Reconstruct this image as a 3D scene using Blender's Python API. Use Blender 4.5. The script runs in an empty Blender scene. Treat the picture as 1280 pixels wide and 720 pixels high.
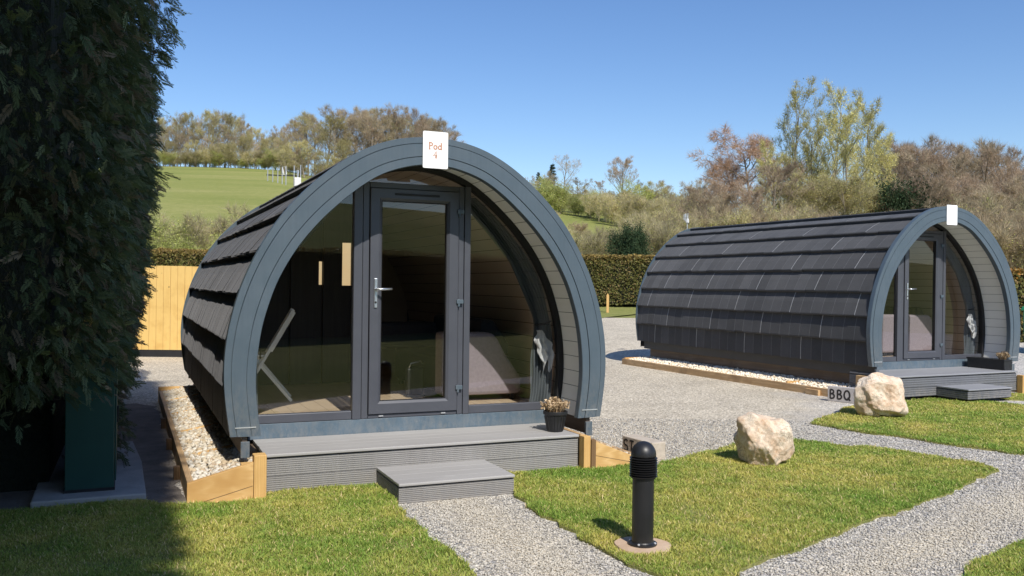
import bpy, bmesh, math, random
import numpy as np
from mathutils import Vector, Matrix
R = math.radians
rng = np.random.default_rng(7)
random.seed(7)
sc = bpy.context.scene
COL = sc.collection

# ------------------------------------------------------------------ helpers
def link(o, parent=None):
    COL.objects.link(o)
    if parent is not None:
        o.parent = parent
    return o

def tag(o, label=None, cat=None, group=None, kind=None):
    if label: o['label'] = label
    if cat: o['category'] = cat
    if group: o['group'] = group
    if kind: o['kind'] = kind
    return o

def empty(name, loc=(0, 0, 0), rz=0.0):
    o = bpy.data.objects.new(name, None)
    o.location = loc
    o.rotation_euler = (0, 0, rz)
    o.empty_display_size = 0.2
    return link(o)

class MB:
    """collects verts and faces for one mesh"""
    def __init__(s): s.v = []; s.f = []
    def add(s, vs, fs):
        b = len(s.v); s.v += [tuple(p) for p in vs]; s.f += [tuple(b + i for i in q) for q in fs]
    def box(s, x0, x1, y0, y1, z0, z1):
        s.add([(x0,y0,z0),(x1,y0,z0),(x1,y1,z0),(x0,y1,z0),(x0,y0,z1),(x1,y0,z1),(x1,y1,z1),(x0,y1,z1)],
              [(3,2,1,0),(4,5,6,7),(0,1,5,4),(1,2,6,5),(2,3,7,6),(3,0,4,7)])
    def prism(s, pts, axis, a, b):
        """extrude a polygon (list of 2d) along axis from a to b"""
        n = len(pts)
        def P(p, t):
            return {0:(t,p[0],p[1]), 1:(p[0],t,p[1]), 2:(p[0],p[1],t)}[axis]
        vs = [P(p, a) for p in pts] + [P(p, b) for p in pts]
        fs = [tuple(range(n))[::-1], tuple(range(n, 2*n))] + [(i, (i+1) % n, n + (i+1) % n, n + i) for i in range(n)]
        s.add(vs, fs)
    def bar(s, p, q, w, h=None, up=(0,0,1)):
        h = h or w
        p = Vector(p); q = Vector(q); d = (q - p).normalized(); u = Vector(up)
        if abs(d.dot(u)) > .98: u = Vector((0,1,0))
        a = d.cross(u).normalized() * w/2; b = a.cross(d).normalized() * h/2
        vs = [p-a-b, p+a-b, p+a+b, p-a+b, q-a-b, q+a-b, q+a+b, q-a+b]
        s.add(vs, [(3,2,1,0),(4,5,6,7),(0,1,5,4),(1,2,6,5),(2,3,7,6),(3,0,4,7)])
    def tube(s, pts, r, n=10, cap=True):
        pts = [Vector(p) for p in pts]; m = len(pts); vs = []
        rr = r if isinstance(r, (list, tuple)) else [r]*m
        for i, p in enumerate(pts):
            d = (pts[min(i+1, m-1)] - pts[max(i-1, 0)]).normalized()
            u = Vector((0,0,1)) if abs(d.z) < .95 else Vector((1,0,0))
            a = d.cross(u).normalized(); b = a.cross(d).normalized()
            for k in range(n):
                t = 2*math.pi*k/n
                vs.append(p + (a*math.cos(t) + b*math.sin(t))*rr[i])
        fs = [(i*n+k, i*n+(k+1)%n, (i+1)*n+(k+1)%n, (i+1)*n+k) for i in range(m-1) for k in range(n)]
        if cap: fs += [tuple(range(n))[::-1], tuple((m-1)*n+k for k in range(n))]
        s.add(vs, fs)
    def lathe(s, prof, n=32, c=(0,0)):
        vs = [(c[0]+r*math.cos(2*math.pi*k/n), c[1]+r*math.sin(2*math.pi*k/n), z) for r, z in prof for k in range(n)]
        m = len(prof)
        fs = [(i*n+k, i*n+(k+1)%n, (i+1)*n+(k+1)%n, (i+1)*n+k) for i in range(m-1) for k in range(n)]
        fs += [tuple(range(n))[::-1], tuple((m-1)*n+k for k in range(n))]
        s.add(vs, fs)
    def grid(s, rows):
        """rows: list of equal-length lists of points"""
        n = len(rows[0]); b = len(s.v)
        for r in rows: s.v += [tuple(p) for p in r]
        for i in range(len(rows)-1):
            for k in range(n-1):
                s.f.append((b+i*n+k, b+i*n+k+1, b+(i+1)*n+k+1, b+(i+1)*n+k))
    def build(s, name, m, parent=None, bevel=0, smooth=False, loc=None, recalc=True):
        me = bpy.data.meshes.new(name)
        me.from_pydata(s.v, [], s.f)
        if recalc:
            bm = bmesh.new(); bm.from_mesh(me)
            bmesh.ops.recalc_face_normals(bm, faces=bm.faces); bm.to_mesh(me); bm.free()
        me.materials.append(m)
        if smooth: me.polygons.foreach_set('use_smooth', [True]*len(me.polygons))
        o = bpy.data.objects.new(name, me)
        if loc is not None: o.location = loc
        link(o, parent)
        if bevel:
            b = o.modifiers.new('bevel', 'BEVEL'); b.width = bevel; b.segments = 2; b.limit_method = 'ANGLE'; b.angle_limit = R(40)
        return o

def fast_mesh(name, V, F, m, col=None, parent=None, smooth=False):
    """V (n,3) array, F (k,4) or (k,3) array (or list of such)"""
    me = bpy.data.meshes.new(name)
    Fs = F if isinstance(F, list) else [F]
    Fs = [f for f in Fs if len(f)]
    me.vertices.add(len(V)); me.vertices.foreach_set('co', np.asarray(V, np.float32).ravel())
    loops = np.concatenate([f.ravel() for f in Fs]).astype(np.int32)
    tot = np.concatenate([np.full(len(f), f.shape[1]) for f in Fs]).astype(np.int32)
    start = np.concatenate([[0], np.cumsum(tot)[:-1]]).astype(np.int32)
    me.loops.add(len(loops)); me.loops.foreach_set('vertex_index', loops)
    me.polygons.add(len(tot)); me.polygons.foreach_set('loop_start', start)
    try: me.polygons.foreach_set('loop_total', tot)
    except Exception: pass
    if smooth: me.polygons.foreach_set('use_smooth', np.ones(len(tot), bool))
    if col is not None:
        a = me.color_attributes.new('Col', 'FLOAT_COLOR', 'POINT')
        c = np.ones((len(V), 4), np.float32); c[:, :3] = col
        a.data.foreach_set('color', c.ravel())
    me.update(calc_edges=True); me.validate()
    me.materials.append(m)
    o = bpy.data.objects.new(name, me)
    return link(o, parent)

# ------------------------------------------------------------------ materials
def newmat(name):
    m = bpy.data.materials.new(name); m.use_nodes = True
    nt = m.node_tree; b = nt.nodes['Principled BSDF']
    return m, nt, b
def N(nt, t, **kw):
    n = nt.nodes.new(t)
    for k, v in kw.items():
        if k in n.inputs: n.inputs[k].default_value = v
        else: setattr(n, k, v)
    return n
def ramp(nt, fac, stops):
    r = nt.nodes.new('ShaderNodeValToRGB'); e = r.color_ramp.elements
    while len(e) < len(stops): e.new(.5)
    for i, (p, c) in enumerate(stops):
        e[i].position = p; e[i].color = (*c, 1) if len(c) == 3 else c
    nt.links.new(fac, r.inputs[0]); return r.outputs[0]
def mixc(nt, fac, a, b, mode='MIX'):
    n = nt.nodes.new('ShaderNodeMix'); n.data_type = 'RGBA'; n.blend_type = mode
    for sock, v in ((n.inputs[0], fac), (n.inputs[6], a), (n.inputs[7], b)):
        if hasattr(v, 'is_output'): nt.links.new(v, sock)
        elif isinstance(v, (int, float)): sock.default_value = v
        else: sock.default_value = (*v, 1)
    return n.outputs[2]
def coords(nt, kind='Object', scale=(1,1,1), rot=(0,0,0)):
    t = nt.nodes.new('ShaderNodeTexCoord'); mp = nt.nodes.new('ShaderNodeMapping')
    mp.inputs['Scale'].default_value = scale; mp.inputs['Rotation'].default_value = rot
    nt.links.new(t.outputs[kind], mp.inputs[0]); return mp.outputs[0]
def noise(nt, vec, scale, detail=4, rough=.6, out='Fac'):
    n = N(nt, 'ShaderNodeTexNoise', Scale=scale, Detail=detail, Roughness=rough)
    nt.links.new(vec, n.inputs['Vector']); return n.outputs[out]
def bump(nt, b, h, strength=.3, dist=.01):
    n = N(nt, 'ShaderNodeBump', Strength=strength, Distance=dist)
    nt.links.new(h, n.inputs['Height']); nt.links.new(n.outputs[0], b.inputs['Normal'])

def surf(name, c1, c2, scale=6, rough=.5, bscale=120, bstr=.15, bdist=.002, spec=.5, metal=0.0, stretch=(1,1,1), dirt=None, splash=0):
    m, nt, b = newmat(name)
    v = coords(nt, 'Object', stretch)
    c = ramp(nt, noise(nt, v, scale, 5), [(.3, c1), (.7, c2)])
    if dirt:
        d = ramp(nt, noise(nt, v, scale*4.3, 6, .75), [(.58, (0,0,0)), (.75, (1,1,1))])
        c = mixc(nt, d, c, dirt)
    if splash:
        sx = nt.nodes.new('ShaderNodeSeparateXYZ'); nt.links.new(coords(nt, 'Object'), sx.inputs[0])
        g = N(nt, 'ShaderNodeMapRange'); g.inputs['From Min'].default_value = splash; g.inputs['From Max'].default_value = .0
        nt.links.new(sx.outputs[2], g.inputs['Value'])
        mm = nt.nodes.new('ShaderNodeMath'); mm.operation = 'MULTIPLY'
        nt.links.new(g.outputs[0], mm.inputs[0])
        nt.links.new(ramp(nt, noise(nt, coords(nt, 'Object', (1,1,.5)), 22, 8, .8), [(.42, (0,0,0)), (.72, (.9,.9,.9))]), mm.inputs[1])
        c = mixc(nt, mm.outputs[0], c, (.30,.27,.23))
        st = ramp(nt, noise(nt, coords(nt, 'Object', (14,14,.6)), 3, 4, .6), [(.3, (.94,.94,.94)), (.7, (1.05,1.05,1.05))])
        c = mixc(nt, 1.0, c, st, 'MULTIPLY')
        nt.links.new(ramp(nt, noise(nt, v, 9, 5), [(.3, (rough*.8,)*3), (.7, (min(1, rough*1.3),)*3)]), b.inputs['Roughness'])
    nt.links.new(c, b.inputs['Base Color'])
    b.inputs['Roughness'].default_value = rough; b.inputs['Metallic'].default_value = metal
    b.inputs['Specular IOR Level'].default_value = spec
    if bstr: bump(nt, b, noise(nt, v, bscale, 3), bstr, bdist)
    return m

def timber(name, a, bcol, dark, axis_scale, rough=.65):
    m, nt, b = newmat(name)
    v = coords(nt, 'Object', axis_scale)
    w = N(nt, 'ShaderNodeTexWave', Scale=1.2, Distortion=6.0, Detail=4.0)
    w.inputs['Detail Scale'].default_value = 1.2
    nt.links.new(v, w.inputs['Vector'])
    c = ramp(nt, w.outputs['Fac'], [(0., a), (.6, bcol), (1., a)])
    blot = ramp(nt, noise(nt, coords(nt, 'Object'), 2.6, 3), [(.5, (0,0,0)), (.72, (1,1,1))])
    c = mixc(nt, blot, c, dark)
    kn = N(nt, 'ShaderNodeTexVoronoi', Scale=3.2); nt.links.new(coords(nt, 'Object', (1,1,1)), kn.inputs['Vector'])
    kf = ramp(nt, kn.outputs['Distance'], [(.03, (1,1,1)), (.075, (0,0,0))])
    c = mixc(nt, kf, c, tuple(x*.45 for x in dark))
    nt.links.new(c, b.inputs['Base Color']); b.inputs['Roughness'].default_value = rough
    bump(nt, b, noise(nt, v, 6, 5), .25, .003)
    return m

def leafmat(name, rough=.6, trans=.3, gain=1.0):
    m, nt, b = newmat(name)
    at = N(nt, 'ShaderNodeAttribute', attribute_name='Col')
    oi = nt.nodes.new('ShaderNodeObjectInfo')
    h = nt.nodes.new('ShaderNodeHueSaturation')
    mr = N(nt, 'ShaderNodeMapRange'); mr.inputs['To Min'].default_value = .68*gain; mr.inputs['To Max'].default_value = 1.25*gain
    nt.links.new(oi.outputs['Random'], mr.inputs['Value']); nt.links.new(mr.outputs[0], h.inputs['Value'])
    nt.links.new(at.outputs['Color'], h.inputs['Color'])
    nt.links.new(h.outputs[0], b.inputs['Base Color'])
    b.inputs['Roughness'].default_value = rough; b.inputs['Specular IOR Level'].default_value = .25
    if trans:
        t = nt.nodes.new('ShaderNodeBsdfTranslucent'); nt.links.new(h.outputs[0], t.inputs['Color'])
        mx = nt.nodes.new('ShaderNodeMixShader'); mx.inputs[0].default_value = trans
        o = nt.nodes['Material Output']
        nt.links.new(b.outputs[0], mx.inputs[1]); nt.links.new(t.outputs[0], mx.inputs[2]); nt.links.new(mx.outputs[0], o.inputs[0])
    return m

def gravelmat():
    m, nt, b = newmat('gravel')
    g = nt.nodes.new('ShaderNodeNewGeometry'); P = g.outputs['Position']
    v1 = N(nt, 'ShaderNodeTexVoronoi', Scale=52.0); nt.links.new(P, v1.inputs['Vector'])
    v2 = N(nt, 'ShaderNodeTexVoronoi', Scale=26.0); nt.links.new(P, v2.inputs['Vector'])
    val = N(nt, 'ShaderNodeSeparateColor'); nt.links.new(v1.outputs['Color'], val.inputs[0])
    grey = ramp(nt, val.outputs[0], [(0, (.15,.15,.155)), (.3, (.37,.36,.345)), (.65, (.60,.565,.50)), (1, (.88,.83,.74))])
    sand = ramp(nt, val.outputs[1], [(0, (.27,.235,.18)), (.3, (.49,.435,.335)), (.7, (.61,.55,.435)), (1, (.83,.76,.63))])
    s = nt.nodes.new('ShaderNodeSeparateXYZ'); nt.links.new(P, s.inputs[0])
    def M(op, a, c):
        n = nt.nodes.new('ShaderNodeMath'); n.operation = op
        for i, q in enumerate((a, c)):
            if hasattr(q, 'is_output'): nt.links.new(q, n.inputs[i])
            else: n.inputs[i].default_value = q
        return n.outputs[0]
    y8 = M('SUBTRACT', s.outputs[1], 8.0)
    c1 = M('SUBTRACT', M('SUBTRACT', s.outputs[0], M('MULTIPLY', y8, .35)), 2.2)
    c2 = M('MULTIPLY', y8, -1.0)
    wob = M('MULTIPLY', M('SUBTRACT', noise(nt, P, .7, 4), .5), 2.4)
    f = M('ADD', M('MAXIMUM', c1, c2), wob)
    fac = ramp(nt, f, [(0, (0,0,0)), (.9, (1,1,1))])
    def centre(x0, y0, k, hw):
        d_ = M('ABSOLUTE', M('SUBTRACT', s.outputs[0], M('ADD', M('MULTIPLY', M('SUBTRACT', s.outputs[1], y0), k), x0)), 0.0)
        return M('MAXIMUM', M('SUBTRACT', 1.0, M('DIVIDE', d_, hw)), 0.0)
    tr = M('MAXIMUM', centre(.27, 4.9, -.42, .50), centre(1.95, 4.9, 1.1, .62))
    tr = M('MULTIPLY', M('MULTIPLY', tr, 1.5), noise(nt, P, 1.7, 5, .65))
    trc = ramp(nt, tr, [(.25, (0,0,0)), (.75, (.85,.85,.85))])
    fac = mixc(nt, trc, fac, (0,0,0))
    c = mixc(nt, fac, sand, grey)
    pat = ramp(nt, noise(nt, P, .9, 6, .7), [(.3, (.80,.78,.76)), (.7, (1.1,1.08,1.05))])
    c = mixc(nt, 1.0, c, pat, 'MULTIPLY')
    nt.links.new(c, b.inputs['Base Color']); b.inputs['Roughness'].default_value = .85
    inv = M('MULTIPLY', v1.outputs['Distance'], -1.0)
    bump(nt, b, M('ADD', inv, M('MULTIPLY', v2.outputs['Distance'], -.5)), .9, .012)
    return m

def fieldmat():
    m, nt, b = newmat('field_grass')
    g = nt.nodes.new('ShaderNodeNewGeometry'); P = g.outputs['Position']
    mp = nt.nodes.new('ShaderNodeMapping'); mp.inputs['Scale'].default_value = (.35, 1.0, 1.0); nt.links.new(P, mp.inputs[0])
    c = ramp(nt, noise(nt, mp.outputs[0], .09, 6, .6), [(.32, (.215,.245,.065)), (.5, (.295,.30,.095)), (.68, (.40,.365,.15))])
    c = mixc(nt, ramp(nt, noise(nt, P, 1.6, 8, .75), [(.35, (0,0,0)), (.75, (1,1,1))]), c, (.20,.23,.06))
    nt.links.new(c, b.inputs['Base Color']); b.inputs['Roughness'].default_value = .9; b.inputs['Specular IOR Level'].default_value = .1
    bump(nt, b, noise(nt, P, 4, 8, .8), .6, .25)
    return m

def lawnmat():
    m, nt, b = newmat('lawn_turf')
    g = nt.nodes.new('ShaderNodeNewGeometry'); P = g.outputs['Position']
    c = ramp(nt, noise(nt, P, 2.2, 6, .7), [(.3, (.22,.26,.06)), (.55, (.36,.34,.10)), (.75, (.47,.38,.16))])
    c = mixc(nt, ramp(nt, noise(nt, P, 70, 4, .8), [(.4, (0,0,0)), (.7, (1,1,1))]), c, (.12,.13,.04))
    nt.links.new(c, b.inputs['Base Color']); b.inputs['Roughness'].default_value = .9
    bump(nt, b, noise(nt, P, 90, 4), .8, .02)
    return m

def tilemat(k=1.0):
    m, nt, b = newmat('stone_coated_tile')
    v = coords(nt, 'Object')
    c = ramp(nt, noise(nt, v, 420, 2, .7), [(.35, (.042,.044,.049)), (.6, (.077,.080,.087)), (.8, (.15,.152,.158))])
    big = ramp(nt, noise(nt, v, 1.4, 4), [(.3, (.82,.82,.82)), (.7, (1.15,1.13,1.1))])
    c = mixc(nt, 1.0, c, big, 'MULTIPLY'); c = mixc(nt, 1.0, c, (k,k,k), 'MULTIPLY')
    nt.links.new(c, b.inputs['Base Color']); b.inputs['Roughness'].default_value = .82; b.inputs['Specular IOR Level'].default_value = .4
    b.inputs['Sheen Weight'].default_value = .10; b.inputs['Sheen Roughness'].default_value = .45; b.inputs['Sheen Tint'].default_value = (.9,.88,.88,1)
    if 'Diffuse Roughness' in b.inputs: b.inputs['Diffuse Roughness'].default_value = 1.0
    bump(nt, b, noise(nt, v, 380, 3, .7), .5, .0025)
    return m

def glassmat():
    m, nt, b = newmat('window_glass')
    nt.nodes.remove(b); o = nt.nodes['Material Output']
    t = N(nt, 'ShaderNodeBsdfTransparent', Color=(.84,.85,.84,1))
    gl = N(nt, 'ShaderNodeBsdfGlossy', Roughness=.0); gl.inputs['Color'].default_value = (.92,.95,1,1)
    lw = N(nt, 'ShaderNodeLayerWeight', Blend=.5)
    pw = N(nt, 'ShaderNodeMath', operation='POWER'); pw.inputs[1].default_value = 5.0; nt.links.new(lw.outputs['Facing'], pw.inputs[0])
    f = N(nt, 'ShaderNodeMapRange'); f.inputs['To Min'].default_value = .075; f.inputs['To Max'].default_value = 1.0; nt.links.new(pw.outputs[0], f.inputs['Value'])
    mx = nt.nodes.new('ShaderNodeMixShader')
    nt.links.new(f.outputs[0], mx.inputs[0]); nt.links.new(t.outputs[0], mx.inputs[1]); nt.links.new(gl.outputs[0], mx.inputs[2])
    nt.links.new(mx.outputs[0], o.inputs[0])
    # faint waviness of sealed units
    return m

def emitmat():
    m, nt, b = newmat('lit_frosted_glass')
    v = coords(nt, 'Object')
    c = ramp(nt, noise(nt, v, 3, 2), [(.3, (1,.70,.36)), (.7, (1,.78,.46))])
    nt.links.new(c, b.inputs['Emission Color']); b.inputs['Emission Strength'].default_value = .75
    b.inputs['Base Color'].default_value = (.5,.4,.25,1)
    return m

def rockmat(shift):
    m, nt, b = newmat('limestone')
    v = coords(nt, 'Object', (1,1,1), (shift, shift*2, 0))
    c = ramp(nt, noise(nt, v, 5.5, 8, .7), [(.20, (.45,.26,.14)), (.38, (.70,.50,.34)), (.54, (.80,.665,.51)), (.75, (.88,.80,.68))])
    st = ramp(nt, noise(nt, v, 14, 6, .75), [(.55, (0,0,0)), (.68, (1,1,1))])
    c = mixc(nt, st, c, (.60,.37,.20))
    cr = N(nt, 'ShaderNodeTexVoronoi', Scale=6.0, feature='DISTANCE_TO_EDGE')
    nz = noise(nt, v, 4, 5, .7, 'Color'); vv = nt.nodes.new('ShaderNodeVectorMath'); vv.operation = 'ADD'
    nt.links.new(v, vv.inputs[0]); nt.links.new(nz, vv.inputs[1]); nt.links.new(vv.outputs[0], cr.inputs['Vector'])
    ck = ramp(nt, cr.outputs['Distance'], [(.0, (1,1,1)), (.045, (0,0,0))])
    ckn = mixc(nt, ramp(nt, noise(nt, v, 3, 3), [(.5, (0,0,0)), (.6, (1,1,1))]), (0,0,0), ck)
    c = mixc(nt, ckn, c, (.22,.15,.09))
    nt.links.new(c, b.inputs['Base Color']); b.inputs['Roughness'].default_value = .8
    bump(nt, b, noise(nt, v, 16, 10, .75), .8, .03)
    return m

M = {}
M['slate'] = surf('slate_blue_paint', (.074,.104,.130), (.090,.121,.148), 3, .42, 260, .10, .001, dirt=(.085,.115,.14), splash=.9)
M['slate_dirty'] = surf('slate_blue_sill_paint', (.075,.115,.15), (.10,.145,.185), 7, .5, 160, .15, .001, dirt=(.17,.21,.24), splash=.6)
M['upvc'] = surf('anthracite_frame', (.064,.068,.082), (.076,.080,.095), 5, .38, 500, .08, .0005)
M['gasket'] = surf('black_gasket', (.008,.008,.01), (.014,.014,.016), 8, .6)
M['tile'] = tilemat(); M['tile_b'] = tilemat(.86); M['tile_c'] = tilemat(1.13)
M['tile_edge'] = surf('tile_edge_highlight', (.10,.10,.105), (.19,.19,.19), 30, .7)  # pale strips painted as the sunlit glint along each tile joint
M['panel_edge'] = surf('panel_edge_highlight', (.27,.27,.27), (.40,.40,.395), 30, .6)  # brighter painted glint where sun catches the panel joints
M['under'] = surf('dark_underlay', (.012,.013,.015), (.02,.021,.024), 8, .8)
M['skirt'] = surf('grey_skirt_board', (.035,.037,.042), (.05,.05,.055), 4, .6)
M['skirtwood'] = timber('stained_bearer', (.12,.085,.06), (.17,.125,.09), (.09,.06,.04), (.6,.6,8))
M['white_plank'] = surf('white_painted_plank', (.86,.85,.80), (.91,.90,.86), 5, .5, 80, .12, .002, stretch=(1,.2,1))
M['lining'] = surf('interior_lining', (.40,.34,.275), (.47,.40,.33), 3, .6, 60, .1, .002, stretch=(1,.2,1))
M['floor'] = timber('oak_floor', (.60,.46,.31), (.70,.56,.39), (.50,.37,.24), (9,.7,1), .45)
M['darkwood'] = surf('dark_partition', (.022,.018,.016), (.04,.034,.03), 6, .6, 40, .2, .003, stretch=(6,6,.4))
M['chrome'] = surf('satin_chrome', (.62,.64,.66), (.75,.77,.8), 10, .3, metal=.9, bstr=0)
M['glass'] = glassmat()
M['lit'] = emitmat()
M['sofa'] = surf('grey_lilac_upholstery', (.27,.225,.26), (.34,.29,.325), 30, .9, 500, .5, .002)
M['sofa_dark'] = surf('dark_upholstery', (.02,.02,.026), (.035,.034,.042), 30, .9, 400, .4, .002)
M['curtain'] = surf('dark_curtain_cloth', (.095,.112,.122), (.14,.158,.17), 12, .9, 500, .3, .001, stretch=(1,1,.1))
M['towel'] = surf('white_towel_cloth', (.62,.62,.62), (.75,.75,.76), 12, .9, 300, .4, .002)
M['chairwood'] = surf('pale_green_white_paint', (.86,.89,.85), (.91,.93,.90), 6, .5)
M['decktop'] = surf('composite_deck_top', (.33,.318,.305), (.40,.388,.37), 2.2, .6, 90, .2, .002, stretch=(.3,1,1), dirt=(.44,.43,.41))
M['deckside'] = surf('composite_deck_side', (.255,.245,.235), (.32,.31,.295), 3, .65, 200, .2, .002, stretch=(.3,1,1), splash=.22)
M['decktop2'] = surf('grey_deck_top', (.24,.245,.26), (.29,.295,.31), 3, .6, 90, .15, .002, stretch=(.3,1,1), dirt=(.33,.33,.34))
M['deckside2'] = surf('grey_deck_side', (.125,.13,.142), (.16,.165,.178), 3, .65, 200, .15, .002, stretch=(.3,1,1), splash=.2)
M['pine_x'] = timber('new_pine', (.60,.36,.13), (.72,.47,.20), (.50,.28,.09), (.7,9,9))
M['pine_y'] = timber('pine_side_plank', (.48,.31,.15), (.62,.42,.22), (.34,.21,.10), (9,.7,9))
M['pine_z'] = timber('pine_post', (.60,.36,.12), (.70,.44,.17), (.50,.28,.09), (9,9,.7))
M['pine_brown'] = timber('brown_timber', (.17,.095,.04), (.23,.14,.065), (.11,.06,.03), (9,9,.7))  # timber in a darker brown than the pine
M['fence'] = timber('honey_fence_board', (.68,.44,.13), (.80,.55,.20), (.62,.38,.11), (9,9,.5))
M['black_plastic'] = surf('black_powder_coat', (.012,.012,.013), (.019,.019,.021), 8, .42, 300, .12, .0006)
M['pot'] = surf('black_pot_plastic', (.012,.012,.013), (.02,.02,.021), 20, .5, 80, .2, .002)
M['concrete'] = surf('concrete_slab', (.34,.33,.31), (.48,.46,.43), 5, .9, 60, .5, .006, dirt=(.25,.24,.22))
M['pad'] = surf('terracotta_concrete_pad', (.46,.32,.21), (.60,.44,.31), 9, .9, 120, .5, .004, dirt=(.55,.48,.40))
M['cabinet'] = surf('dark_green_paint', (.010,.055,.045), (.015,.07,.056), 4, .45, 120, .1, .001, dirt=(.02,.06,.05))
M['sign'] = surf('white_sign_enamel', (.93,.93,.92), (.96,.96,.95), 6, .35, bstr=0)
M['ink'] = surf('orange_brown_ink', (.50,.24,.15), (.55,.28,.18), 30, .6, bstr=0)
M['faint'] = surf('pale_grey_ink', (.74,.72,.74), (.78,.76,.78), 30, .6, bstr=0)
M['paint_black'] = surf('black_brush_paint', (.012,.010,.010), (.03,.026,.024), 40, .7, bstr=0)
M['stone_block'] = surf('painted_stone_block', (.44,.37,.29), (.56,.49,.40), 14, .85, 60, .6, .008, dirt=(.30,.24,.18))
M['grey_board'] = surf('grey_stone_board', (.40,.37,.36), (.50,.47,.45), 14, .85, 60, .5, .006, dirt=(.32,.29,.28))
M['alu'] = surf('aluminium', (.70,.71,.72), (.80,.81,.82), 10, .35, metal=.6, bstr=0)
M['white_plastic'] = surf('white_plastic', (.78,.78,.77), (.84,.84,.83), 10, .4, bstr=0)
M['gravel'] = gravelmat()
M['field'] = fieldmat()
M['lawn'] = lawnmat()
M['blade'] = leafmat('grass_blade', .55, .35)
M['cypress'] = leafmat('cypress_spray', .55, .2)
M['hedgeleaf'] = leafmat('hedge_leaf', .55, .3)
M['crown'] = leafmat('tree_crown', .8, .25, 1.65)
M['pebble'] = leafmat('stone_chip', .8, 0)
M['bark'] = surf('bark', (.19,.155,.12), (.33,.28,.21), 9, .9, 40, .6, .02, stretch=(1,1,.25))
M['twigwood'] = surf('bare_conifer_twig', (.22,.18,.14), (.36,.31,.26), 20, .9)
M['core'] = surf('hedge_shade', (.006,.009,.005), (.014,.020,.010), 6, .95, 14, .8, .08)  # near-black, painted as the shade deep inside the hedges
M['drygrass'] = leafmat('dry_plant', .9, .2)
M['soil'] = surf('dark_soil', (.03,.022,.016), (.06,.045,.03), 20, .95, 60, .6, .01)
M['soil2'] = surf('trodden_soil', (.17,.145,.12), (.27,.235,.20), 5, .95, 60, .8, .015, dirt=(.36,.32,.28))
M['green_bin'] = surf('green_plastic', (.02,.20,.08), (.03,.25,.10), 5, .45)

# ------------------------------------------------------------------ terrain
HZ = lambda px: 355.6 + .0121*(px - 640)
F = 1101.9
_u = np.array([-1.2,-.6,-.4,-.27,-.2,0,.1,.2,.35,.6,1.2])
_e = np.array([.125,.128,.130,.128,.116,.108,.102,.084,.064,.05,.05])
def ter(x, y):
    x = np.asarray(x, float); y = np.asarray(y, float)
    z = np.zeros(np.broadcast(x, y).shape)
    z = z + .043*np.clip(y - 20, 0, 16)
    u = x/np.maximum(y, 36)
    zc = 1.6 + 170*np.interp(u, _u, _e)
    t = np.clip((y - 36)/134, 0, 1)
    z = z + np.where(y > 36, (zc - .69)*(t*(1.12 - .12*t)), 0)
    z = z - np.clip(y - 175, 0, 3000)*.06
    tb = np.clip((-y - 35)/170, 0, 1)
    z = z + 25*tb*tb*(3 - 2*tb)
    return z
def tz(x, y): return float(ter(x, y))
ax = np.concatenate([-np.geomspace(1500, 44, 22), np.linspace(-40, 40, 41), np.geomspace(44, 1500, 22)])
ay = np.concatenate([-np.geomspace(600, 22, 16), np.linspace(-20, 36, 29), np.linspace(40, 190, 46), np.geomspace(200, 2500, 18)])
gx, gy = np.meshgrid(ax, ay)
gz = ter(gx, gy) - .03
V = np.stack([gx, gy, gz], -1).reshape(-1, 3)
nx, ny = len(ax), len(ay)
i0 = (np.arange(ny-1)[:, None]*nx + np.arange(nx-1)[None]).ravel()
o = fast_mesh('ground', V, np.stack([i0, i0+1, i0+nx+1, i0+nx], 1), M['field'], smooth=True)
tag(o, kind='structure')

# gravel yard: one sheet following the slope
ax = np.linspace(-16, 26, 22); ay = np.concatenate([np.linspace(3.6, 20, 10), np.linspace(22, 31, 4)])
gx, gy = np.meshgrid(ax, ay); V = np.stack([gx, gy, ter(gx, gy)], -1).reshape(-1, 3)
i0 = (np.arange(len(ay)-1)[:, None]*22 + np.arange(21)[None]).ravel()
o = fast_mesh('gravel_yard', V, np.stack([i0, i0+1, i0+23, i0+22], 1), M['gravel'])
tag(o, kind='structure')

# lawns: turf slabs a little above the gravel
T4, O4 = .4141, (-.6563, 7.3293)
T2, O2 = .444, (6.6677, 13.4235)
def w4(x, y): c, s = math.cos(T4), math.sin(T4); return (O4[0]+x*c-y*s, O4[1]+x*s+y*c)
def w2(x, y): c, s = math.cos(T2), math.sin(T2); return (O2[0]+x*c-y*s, O2[1]+x*s+y*c)
def wob(poly, amp=.02, step=.16):
    """wobbly lawn outline"""
    out = []
    n = len(poly)
    for i in range(n):
        a = np.array(poly[i]); b = np.array(poly[(i+1) % n]); k = max(1, int(np.linalg.norm(b-a)/step))
        for j in range(k):
            p = a + (b-a)*j/k
            out.append(tuple(p + rng.normal(0, amp*(j > 0), 2)))
    return out
lawnA = [(-.06,4.4),(-.211,4.877),(-.338,5.236),(-.526,5.65),(-.80,6.32), w4(-.517,-.75), w4(-.517,-.20), w4(-1.40,-.20), w4(-1.40,-.37), w4(-1.93,-.37), w4(-2.2,-.12), w4(-2.95,-.12), (-5.2,5.6), (-5.5,3.9), (-2,3.6), (-.2,3.6)]
lawnB = [(.037,6.6),(.176,6.178),(.33,5.799),(.496,5.414),(.63,5.136),(.758,4.913),(.95,4.5),(1.287,4.918),(1.642,5.252),(2.027,5.614),(2.494,6.052),(3.073,6.566),(3.777,7.234),(4.316,7.768),(4.298,8.031),(4.033,8.387),(3.73,8.731),(3.308,8.919),(2.909,9.236),(2.261,8.912),(2.05,8.636),(1.681,8.242),(1.311,7.787), w4(1.80,-.30), w4(1.28,-.30), w4(1.28,-.20), w4(.40,-.20), w4(.40,-.80)]
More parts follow.
